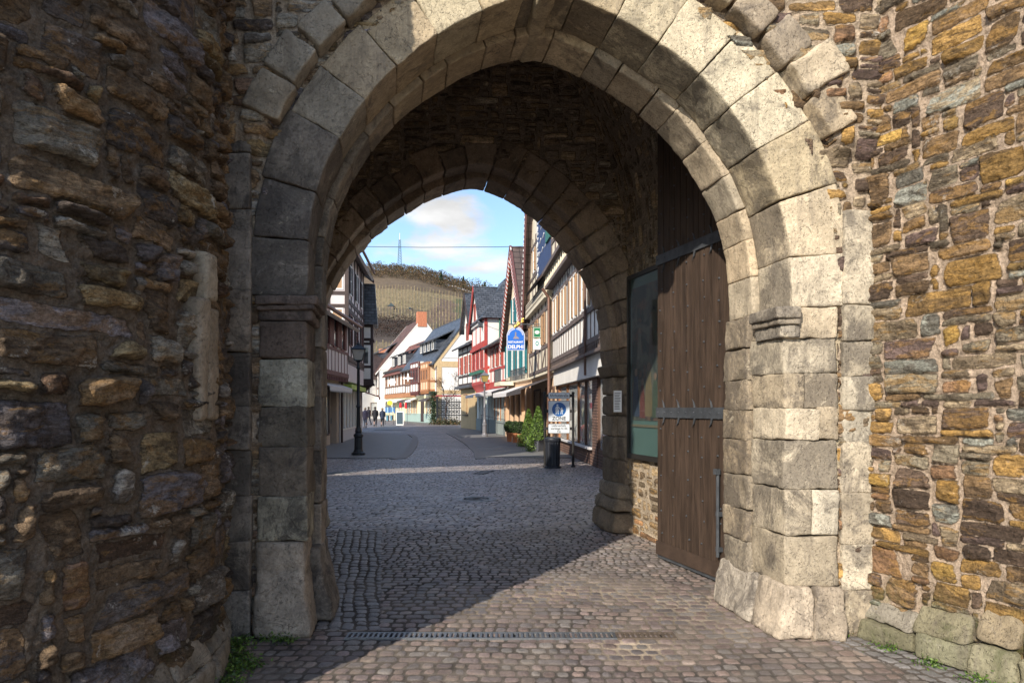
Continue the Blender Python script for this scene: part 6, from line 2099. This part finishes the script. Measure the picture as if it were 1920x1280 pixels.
def bare_tree(name, x, y, base, h, seed, label, leafc, spread=1.0, nleaf=700):
    e = empty(name, (x, y, base), 0, label, 'tree')
    rg = random.Random(seed); m = MB(); tips = []

    def grow(p, d, L, r_, lv):
        q = p + d * L
        mid = p + d * L * .5 + Vector((rg.gauss(0, .05), rg.gauss(0, .05), 0)) * L
        m.tube([p, mid, q], [r_, r_ * .85, r_ * .65], 5, False)
        if lv == 0: tips.append(q); return
        for i in range(3 if lv > 1 else 4):
            nd = (d + Vector((rg.gauss(0, .55) * spread, rg.gauss(0, .55) * spread, rg.gauss(.1, .3)))).normalized()
            grow(p + d * L * rg.uniform(.55, 1), nd, L * rg.uniform(.55, .8), r_ * .6, lv - 1)
    grow(Vector((0, 0, 0)), Vector((0, 0, 1)), h * .36, .07, 4)
    m.build('trunk', T_dark, e)
    T = np.array([tuple(t) for t in tips])
    leaf_cloud('crown', M_twig, e, lambda g_, n_: T[g_.randint(0, len(T), n_)] + g_.normal(size=(n_, 3)) * .14, nleaf, .05, seed, cols=leafc)
    return e


bare_tree('small_tree', -6.3, 66, 0, 6.6, 5, 'small nearly bare tree with reddish leaves by the iron gate', [(.16, .06, .04), (.1, .07, .03), (.2, .08, .05)], 1.1, 600)
e = empty('ivy_column', (-8.0, 69.9, 0), 0, 'dark green ivy climbing the corner of the white gabled house', 'climbing plant')
leaf_cloud('foliage', M_leaf, e, lambda rg, n_: np.stack([rg.normal(size=n_) * .2, rg.normal(size=n_) * .15, 3.3 * rg.rand(n_)], -1), 2200, .07, 12, cols=[(.025, .05, .02), (.04, .07, .03), (.015, .03, .012)])
m = MB(); m.tube([(0, 0, 0), (.03, 0, 1.5), (0, 0, 3.2)], .05, 6); m.build('stem', T_brown, e)
e = empty('low_planting', (-6.2, 66.2, 0), 0, 'low dry shrub at the foot of the iron gate', 'shrub')
leaf_cloud('foliage', M_leaf, e, lambda rg, n_: np.stack([rg.normal(size=n_) * .8, rg.normal(size=n_) * .25, np.abs(rg.normal(size=n_)) * .28], -1), 1500, .07, 13, cols=[(.05, .05, .02), (.14, .09, .04), (.03, .05, .02)])

# ================================================================== STREET GOODS
def aboard(px, Y, label):
    e = empty('advertising_board', ((px - CX) / F * Y, Y, 0), R(10), label, 'a-board')
    for s_ in (-1, 1):
        m = MB(); a = .35 * s_
        m.hexa([(-.35, a, 0), (.35, a, 0), (.35, a + .03, 0), (-.35, a + .03, 0), (-.35, a * .1, 1.3), (.35, a * .1, 1.3), (.35, a * .1 + .03, 1.3), (-.35, a * .1 + .03, 1.3)])
        f = m.build('panel', W_frame if s_ < 0 else M_zinc, e)
        m = MB(); b = a - .012
        m.hexa([(-.29, b * .93, .1), (.29, b * .93, .1), (.29, b * .93 + .03, .1), (-.29, b * .93 + .03, .1), (-.29, b * .16, 1.22), (.29, b * .16, 1.22), (.29, b * .16 + .03, 1.22), (-.29, b * .16 + .03, 1.22)])
        m.build('poster', simple('dark_poster', (.04, .07, .09), .5, bump=0), f)


aboard(749.5, 64.5, 'dark faced advertising board on the pavement before the far shops')
def rack(px, Y, w, h, colr, label, n=6):
    e = empty('display_rack', ((px - CX) / F * Y, Y, 0), 0, label, 'display rack')
    m = MB(); m.tube([(-w / 2, 0, 0), (-w / 2, 0, h), (w / 2, 0, h), (w / 2, 0, 0)], .025, 6); m.build('frame', M_iron, e)
    rg = random.Random(px)
    for i in range(n):
        x = -w / 2 + w * (i + .5) / n
        m = MB(); hh = rg.uniform(.3, .5)
        m.prism([(x - w / n * .42, h - .15 - hh), (x + w / n * .42, h - .15 - hh), (x + w / n * .32, h - .05), (x - w / n * .32, h - .05)], -.12, .12)
        m.build('bag', simple('bag_cloth', colr[i % len(colr)], .8, bump=0), e)


rack(732, 68, 1.0, 1.75, [(.1, .25, .5), (.3, .5, .7), (.06, .15, .35)], 'rack of blue bags outside the far shops')
rack(730, 67, .8, .95, [(.5, .5, .5), (.1, .3, .4), (.05, .05, .06)], 'low rack of grey goods under the blue bags')
rack(756, 69, .8, 2.2, [(.6, .02, .03), (.05, .03, .03)], 'rack with a bright red item by the oriel house', 3)
e = empty('yellow_sign', at(731, 755, 72), 0, 'small yellow sign above the rack of blue bags', 'sign')
m = MB(); m.prism([(.25 * math.cos(2 * PI * i / 12) * (1 + .3 * (i % 2)), .25 * math.sin(2 * PI * i / 12)) for i in range(12)], -.03, .03); m.build('face', simple('yellow_paint', (.75, .6, .03), .5, bump=0), e)
m = MB(); m.tube([(0, 0, -.2), (0, 0, -1.9)], .02, 6); m.build('post', M_iron, e)
# handrail at the red house
e = empty('handrail', (-.75, 41.0, 0), 0, 'thin metal handrail in front of the pale shop base', 'handrail')
m = MB(); m.tube([(-1.3, 4.5, 1.15), (.35, -2.5, .95)], .02, 6)
for t in (0, .35, .7, 1): m.tube([(-1.3 + 1.65 * t, 4.5 - 7 * t, 0), (-1.3 + 1.65 * t, 4.5 - 7 * t, 1.15 - .2 * t)], .018, 6)
m.build('rail', M_zinc, e)


# ================================================================== PEOPLE
def person(px, Y, h, coat, legs, hair, label, rz=0.0, stride=.16, hatc=None, skirt=False):
    x = (px - CX) / F * Y
    e = empty('person', (x, Y, 0), rz, label, 'person', 'people strolling down the street')
    s = h / 1.72
    J = {'pel': (0, 0, .93), 'wai': (0, 0, 1.08), 'che': (0, .0, 1.3), 'nek': (0, .0, 1.46), 'hea': (0, -.01, 1.6), 'top': (0, 0, 1.7),
         'hl': (-.09, 0, .88), 'kl': (-.1, stride * .6, .5), 'al': (-.1, stride * .5 - .02, .09), 'fl': (-.1, stride * .5 + .13, .04),
         'hr': (.09, 0, .88), 'kr': (.1, -stride * .2, .49), 'ar': (.1, -stride * .8, .11), 'fr': (.1, -stride * .8 + .13, .04),
         'sl': (-.18, 0, 1.38), 'el': (-.23, -.05, 1.12), 'wl': (-.21, .05, .9), 'dl': (-.2, .08, .8),
         'sr': (.18, 0, 1.38), 'er': (.23, .04, 1.12), 'wr': (.22, .12, .92), 'dr': (.21, .15, .82)}
    rad = {'pel': .15, 'wai': .14, 'che': .15, 'nek': .055, 'hea': .095, 'top': .06, 'hl': .09, 'kl': .06, 'al': .045, 'fl': .035, 'hr': .09, 'kr': .06, 'ar': .045, 'fr': .035,
           'sl': .065, 'el': .05, 'wl': .035, 'dl': .03, 'sr': .065, 'er': .05, 'wr': .035, 'dr': .03}
    ed = [('pel', 'wai'), ('wai', 'che'), ('che', 'nek'), ('nek', 'hea'), ('hea', 'top'), ('pel', 'hl'), ('hl', 'kl'), ('kl', 'al'), ('al', 'fl'), ('pel', 'hr'), ('hr', 'kr'), ('kr', 'ar'), ('ar', 'fr'),
          ('che', 'sl'), ('sl', 'el'), ('el', 'wl'), ('wl', 'dl'), ('che', 'sr'), ('sr', 'er'), ('er', 'wr'), ('wr', 'dr')]
    ks = list(J)

    def skinned(nm, keys, extra, mat, fat=0.0):
        me = bpy.data.meshes.new(nm)
        kk_ = [q for q in ks if q in keys]
        me.from_pydata([tuple(c * s for c in J[q]) for q in kk_], [(kk_.index(a), kk_.index(b)) for a, b in ed if a in kk_ and b in kk_], [])
        o = link(nm, me, mat, e)
        md = o.modifiers.new('skin', 'SKIN')
        for i, q in enumerate(kk_):
            r_ = (rad[q] + fat + extra.get(q, 0)) * s
            me.skin_vertices[0].data[i].radius = (r_, r_ * .8)
        me.skin_vertices[0].data[0].use_root = True
        sb = o.modifiers.new('sub', 'SUBSURF'); sb.levels = sb.render_levels = 2
        for p_ in me.polygons: p_.use_smooth = True
        return o
    skinned('body', ks, {}, simple('skin', (.45, .27, .2), .6, bump=0))
    m = MB(); m.lathe([(.2 * s, .72 * s), (.2 * s, .95 * s), (.17 * s, 1.12 * s), (.2 * s, 1.3 * s), (.15 * s, 1.42 * s), (.07 * s, 1.5 * s)], n=14)
    for s_, nm in ((-1, 'l'), (1, 'r')):
        m.tube([tuple(c * s for c in J[q + nm]) for q in ('s', 'e', 'w')], [.085 * s, .07 * s, .055 * s], 8)
    m.build('coat', simple('coat_cloth', tuple(c * .6 for c in coat), .85, bump=0), e, True)
    m = MB()
    for nm in ('l', 'r'): m.tube([tuple(c * s for c in J[q + nm]) for q in ('h', 'k', 'a')], [.11 * s, .08 * s, .065 * s], 8)
    m.build('trousers', simple('trouser_cloth', legs, .85, bump=0), e, True)
    m = MB()
    for nm in ('l', 'r'):
        a_ = [c * s for c in J['a' + nm]]; m.tube([(a_[0], a_[1] - .05, a_[2] - .04), (a_[0], a_[1] + .16, .035)], [.055 * s, .04 * s], 8)
    m.build('shoe', simple('shoe_leather', (.02, .018, .018), .5, bump=0), e, True)
    m = MB(); r_ = .115 * s
    m.lathe([(r_ * math.sin(PI * j / 8) + .001, -r_ * math.cos(PI * j / 8) * 1.05) for j in range(9)], (0, -.02 * s, 1.62 * s), 12); m.build('hair', simple('hair', hair, .8, bump=0), e, True)
    return e


person(703.5, 60.5, 1.72, (.018, .018, .024), (.02, .02, .025), (.05, .035, .03), 'person in a black coat walking away, the darker of the couple')
person(717, 60.0, 1.62, (.03, .045, .09), (.02, .022, .03), (.25, .17, .12), 'person in a dark blue jacket walking away beside the one in black', stride=.1)
person(691, 66, 1.74, (.03, .03, .045), (.03, .035, .05), (.05, .04, .03), 'person in dark clothes striding past behind the lamp post', R(60), .3)
person(684.5, 56, 1.66, (.25, .2, .26), (.12, .14, .18), (.3, .24, .18), 'person in a mauve jacket and grey trousers at the edge of the lamp post', R(180), .12)

# ================================================================== HILL
hx = np.linspace(-620, 420, 210); hy = np.linspace(180, 1100, 190)
X, Y_ = np.meshgrid(hx, hy)
cpx = [300, 560, 640, 690, 740, 790, 830, 870, 910, 950, 1000, 1100, 1500]
cpy = [560, 510, 497, 492, 489, 494, 506, 519, 531, 544, 562, 600, 690]


def crest(x):
    px = CX + F * x / 700
    return EYE + (HY - (np.interp(px, cpx, cpy) + 12)) / F * 700


def hill_z(x, y):
    t = np.clip((y - 230) / 470, 0, 1)
    z = crest(x * (700 / np.maximum(y, 350)) ** .6) * (t ** 1.15)
    z = z * np.where(y > 700, np.clip(1 - (y - 700) / 900, 0, 1), 1)
    return z + n2(x, y, .006, 5, 3) * 7 * t + n2(x, y, .04, 6, 2) * .7 * t - .6


Z = hill_z(X, Y_)


def hill_hit(px, py):
    ys = np.linspace(260, 760, 1500)
    xs = (px - CX) / F * ys
    d = hill_z(xs, ys) - (EYE - (py - HY) / F * ys)
    i = int(np.argmax(d > 0)) if (d > 0).any() else 1200
    return float(xs[i]), float(ys[i]), float(hill_z(xs[i:i + 1], ys[i:i + 1])[0])


rowc = np.floor((Z) / 9.0)
bandn = n2(X, Y_, .012, 9, 3)
colr = np.zeros(X.shape + (3,)); colr[:] = (.15, .115, .075)
colr[(Z > 62) & (Z < 108)] = (.24, .185, .1)
colr[(Z > 58) & (Z < 74)] = (.15, .115, .07)
pr = CX + F * X / Y_
colr[(Z > 38) & (Z < 60) & (pr < 785)] = (.05, .035, .03)
colr[(Z > 45) & (Z < 62) & (pr >= 785)] = (.12, .09, .06)
colr[(Z > 60) & (Z < 95) & (pr > 800 + (Z - 60) * .6) & (pr < 870)] = (.16, .105, .075)
colr[(Z > 60) & (Z < 100) & (pr > 855)] = (.1, .115, .05)
colr[(Z > 103)] = (.13, .09, .055)
colr = colr * (1 + .3 * bandn[..., None])
k = NT('hillside'); c_ = attr(k, 'Col').outputs['Color']
wv = k.new('ShaderNodeTexWave'); wv.bands_direction = 'X'; k.l.new(k.pos((1, .12, 0)), wv.inputs['Vector']); wv.inputs['Scale'].default_value = .32; wv.inputs['Distortion'].default_value = 3; wv.inputs['Detail'].default_value = 3
c_ = k.mix(k.map(wv.outputs['Fac'], .2, .8, 0, .45), c_, (.05, .045, .025))
c_ = k.mix(1.0, c_, k.comb(k.map(k.noise(k.pos(), .25, 8, .75), .3, .7, .6, 1.5, False)), 'MULTIPLY')
o = np_mesh('hill', np.stack([X, Y_, Z], -1).reshape(-1, 3), grid_faces(*X.shape), k.out(c_, .95), None, colr.reshape(-1, 3))
tag(o, kind='structure')
# vine rows: thin upright faces in lines up the slope
rg = np.random.RandomState(3)
n = 26000
ry = 330 + 360 * rg.rand(n) ** .8
rx = ((rg.rand(n) * 430 - 290) / 2.4).round() * 2.4 * (ry / 520)
rz_ = hill_z(rx, ry)
pr = CX + F * rx / ry
keep = (rz_ < 108) & ~((rz_ > 38) & (rz_ < 60) & (pr < 785))
rx, ry, rz_ = rx[keep], ry[keep], rz_[keep]; n = len(rx)
hh = 1.2 + 1.2 * rg.rand(n); ww = .12 + .25 * rg.rand(n)
V = np.stack([np.stack([rx - ww, ry, rz_ - .3], -1), np.stack([rx + ww, ry, rz_ - .3], -1), np.stack([rx + ww * .6, ry + .3, rz_ + hh], -1), np.stack([rx - ww * .6, ry + .3, rz_ + hh], -1)], 1).reshape(-1, 3)
cs = np.array([(.22, .17, .1), (.13, .1, .07), (.25, .21, .13), (.12, .11, .06)])[rg.randint(0, 4, n)]
tag(np_mesh('vineyard', V, np.arange(n * 4).reshape(n, 4), M_twig, None, np.repeat(cs, 4, 0), smooth=False), 'rows of bare brown vines covering the slope of the hill', 'vineyard', kind='stuff')
# woodland along the crest and scrub band
def wood_pts(g_, n_):
    x = g_.rand(n_) * 640 - 330
    y = 640 + g_.rand(n_) * 130
    cl = np.abs(n2(x, y, .06, 40, 2))
    hgt = (5 + 11 * cl + 4 * n2(x, y, .2, 41, 2))
    return np.stack([x, y, hill_z(x, y) + hgt * g_.rand(n_) ** .6], -1)


o = leaf_cloud('woodland', M_twig, None, wood_pts, 150000, .62, 8, .5, [(.12, .08, .05), (.09, .062, .045), (.16, .105, .055), (.08, .065, .04), (.06, .06, .035)])
tag(o, 'brown leafless woodland along the crest of the hill', 'woodland', kind='stuff')
def scrub_pts(g_, n_):
    x = g_.rand(n_) * 150 - 160; y = 395 + g_.rand(n_) * 75
    z = hill_z(x, y)
    pr_ = CX + F * x / y
    kp = (pr_ < 790) & (z > 36) & (z < 60)
    x, y, z = x[kp], y[kp], z[kp]
    return np.stack([x, y, z + 4 * g_.rand(len(x))], -1)


o = leaf_cloud('scrub', M_twig, None, scrub_pts, 22000, .45, 9, .5, [(.05, .035, .03), (.07, .045, .035), (.035, .03, .025)])
tag(o, 'dark leafless scrub in a band halfway up the hill', 'scrub', kind='stuff')
# lattice mast
my = 715; mx_ = (749.5 - CX) / F * my; mz = float(hill_z(np.array([mx_]), np.array([my * 1.0]))[0])
mtop = EYE + (HY - 437) / F * my
e = empty('radio_mast', (mx_, my, mz), 0, 'tall thin lattice radio mast standing on the wooded crest of the hill', 'mast')
hm = mtop - mz
m = MB()
def hw_(t): return 2.0 * (1 - t) + .45
for (a, b) in ((1, 1), (1, -1), (-1, 1), (-1, -1)): m.tube([(a * hw_(0), b * hw_(0), 0), (a * hw_(.85), b * hw_(.85), hm * .85)], .22, 4)
for i in range(14):
    t0, t1 = .85 * i / 14, .85 * (i + 1) / 14
    for s_ in (-1, 1):
        m.tube([(-hw_(t0), s_ * hw_(t0), hm * t0), (hw_(t1), s_ * hw_(t1), hm * t1)], .12, 3); m.tube([(hw_(t0), s_ * hw_(t0), hm * t0), (-hw_(t1), s_ * hw_(t1), hm * t1)], .12, 3)
m.build('lattice', simple('mast_paint', (.05, .12, .16), .5, bump=0), e)
m = MB(); m.tube([(0, 0, hm * .82), (0, 0, hm)], .3, 6); m.build('antenna', W_frame, e)


def hut(px, py, Y, w, h, label, name='hill_hut'):
    x, Y, z = hill_hit(px, py)
    e = empty(name, (x, Y, z), 0, label, 'hut')
    m = MB(); m.box(-w * .35, w * .35, 0, w * .6, 0, h * .5); m.build('wall', T_grey, e)
    m = MB(); m.add([(-w / 2, -.5, h * .45), (w / 2, -.5, h * .45), (w / 2, w * .7, h * .45), (-w / 2, w * .7, h * .45), (0, w * .3, h)], [(0, 1, 4), (1, 2, 4), (2, 3, 4), (3, 0, 4), (3, 2, 1, 0)]); m.build('roof', simple('hut_slate', (.03, .045, .05), .7, bump=0), e)


hut(733, 580, 430, 5.2, 5.0, 'small pavilion with a pointed dark roof in the scrub on the hill')
hut(768, 582, 432, 4.2, 2.6, 'low flat dark shed in the scrub on the hill', 'hill_shed')
m = MB()
ps = [(828, 533), (850, 538), (872, 545), (893, 552), (915, 561), (932, 567)]
for (a, b) in zip(ps[:-1], ps[1:]):
    for t in np.linspace(0, 1, 9):
        x, Yq, z = hill_hit(a[0] + (b[0] - a[0]) * t, a[1] + (b[1] - a[1]) * t); m.box(x - .9, x + .9, Yq - .1, Yq + .1, z - .5, z + 1.6)
tag(m.build('hill_fence', P_grey), 'pale fence line descending the green vineyard on the hill', 'fence')
for i, (px, py, hgt_, lb) in enumerate(((827, 512, 13, 'leftmost dark conifer on the crest of the hill'), (869, 540, 11, 'middle dark conifer at the edge of the hilltop wood'), (909, 550, 11, 'rightmost dark conifer near the fence on the hill'))):
    x, Yq, z = hill_hit(px, py)
    e = empty('conifer', (x, Yq, z), 0, lb, 'tree', 'conifers on the hill')
    m = MB(); m.tube([(0, 0, 0), (0, 0, hgt_ * .9)], [.3, .05], 5); m.build('trunk', T_dark, e)
    leaf_cloud('crown', M_leaf, e, lambda g_, n_: shell(lambda t: 2.6 * (1 - t) + .1, hgt_, n_, g_, .8), 900, .5, 70 + i, cols=[(.03, .05, .025), (.045, .075, .03), (.02, .035, .02)])
# weeds at the feet of the walls
def weeds(name, pts, n_, label, s=.02):
    def f(g_, nn):
        k_ = g_.randint(0, len(pts), nn)
        P = np.array([(p[0], p[1], 0) for p in pts])[k_]
        return P + np.stack([g_.normal(size=nn) * .05, g_.normal(size=nn) * .04, np.abs(g_.normal(size=nn)) * .025], -1)
    o = leaf_cloud(name, M_leaf, None, f, n_, s, len(pts) + n_, .45, [(.07, .13, .02), (.12, .19, .03), (.04, .08, .015)])
    return tag(o, label, 'weeds', kind='stuff')


weeds('weeds', [G2(1535, 1183), G2(1552, 1186), G2(1568, 1186), G2(1545, 1180)], 900, 'green weeds growing where the right pier meets the paving', .013)
weeds('moss', [G2(px, py) for px, py in ((436, 1215), (440, 1240), (432, 1260), (430, 1280), (450, 1205), (500, 1196), (530, 1200), (460, 1250), (445, 1230))], 1800, 'moss and weeds at the foot of the round tower', .012)
weeds('moss', [(P0.x + fd.x * u - .17, P0.y + fd.y * u) for u in (.3, .6, .9, 1.1, 1.3)], 700, 'moss and weeds along the foot of the sunlit wall', .011)
# ================================================================== CAMERA, SUN, SKY
cam = bpy.data.cameras.new('camera')
cam.lens = 24; cam.sensor_width = 36
cam.shift_y = (HY - 640) / 1920
cam.clip_end = 5000
co = bpy.data.objects.new('camera', cam); col.objects.link(co)
co.location = (0, 0, EYE); co.rotation_euler = (R(90), 0, 0)
scene.camera = co

SUN_AZ, SUN_EL = 30.5, 31.0           # light travels towards azimuth 30.5 deg right of +Y
ld = Vector((math.sin(R(SUN_AZ)) * math.cos(R(SUN_EL)), math.cos(R(SUN_AZ)) * math.cos(R(SUN_EL)), -math.sin(R(SUN_EL))))
sl = bpy.data.lights.new('sun', 'SUN'); sl.energy = 3.7; sl.angle = R(.5); sl.color = (1, .905, .77)
so = bpy.data.objects.new('sun', sl); col.objects.link(so)
so.rotation_euler = ld.to_track_quat('-Z', 'Y').to_euler()

w = bpy.data.worlds.new('World'); scene.world = w; w.use_nodes = True
nt = w.node_tree; N, Lk = nt.nodes, nt.links
bg = N['Background']
sky = N.new('ShaderNodeTexSky'); sky.sky_type = 'NISHITA'; sky.sun_disc = False
sky.sun_elevation = R(SUN_EL)
sd = -ld
sky.sun_rotation = math.atan2(sd.x, sd.y)
sky.air_density = 1.0; sky.dust_density = .6; sky.ozone_density = 3.0
tc = N.new('ShaderNodeTexCoord')
mp = N.new('ShaderNodeMapping'); mp.inputs['Scale'].default_value = (2.2, 2.2, 6.5); mp.inputs['Location'].default_value = (3.17, .4, .35)
Lk.new(tc.outputs['Generated'], mp.inputs[0])
nz = N.new('ShaderNodeTexNoise'); nz.inputs['Scale'].default_value = 1.7; nz.inputs['Detail'].default_value = 9; nz.inputs['Roughness'].default_value = .56; nz.inputs['Distortion'].default_value = .35
Lk.new(mp.outputs[0], nz.inputs['Vector'])
mr = N.new('ShaderNodeMapRange'); mr.interpolation_type = 'SMOOTHSTEP'
mr.inputs[1].default_value = .49; mr.inputs[2].default_value = .64
Lk.new(nz.outputs['Fac'], mr.inputs[0])
nz2 = N.new('ShaderNodeTexNoise'); nz2.inputs['Scale'].default_value = 3.2; nz2.inputs['Detail'].default_value = 7
Lk.new(mp.outputs[0], nz2.inputs['Vector'])
cr = N.new('ShaderNodeMapRange'); cr.inputs[1].default_value = .35; cr.inputs[2].default_value = .65; cr.inputs[3].default_value = 2.6; cr.inputs[4].default_value = 4.1
Lk.new(nz2.outputs['Fac'], cr.inputs[0])
cc = N.new('ShaderNodeCombineColor')
for i in range(3): Lk.new(cr.outputs[0], cc.inputs[i])
mx = N.new('ShaderNodeMix'); mx.data_type = 'RGBA'
Lk.new(mr.outputs[0], mx.inputs[0]); Lk.new(sky.outputs[0], mx.inputs[6]); Lk.new(cc.outputs[0], mx.inputs[7])
Lk.new(mx.outputs[2], bg.inputs['Color'])
bg.inputs['Strength'].default_value = .15
scene.view_settings.view_transform = 'Standard'
scene.view_settings.look = 'None'
scene.view_settings.exposure = .78
scene.view_settings.gamma = 1
scene.cycles.max_bounces = 8
scene.cycles.diffuse_bounces = 5
scene.cycles.use_denoising = True
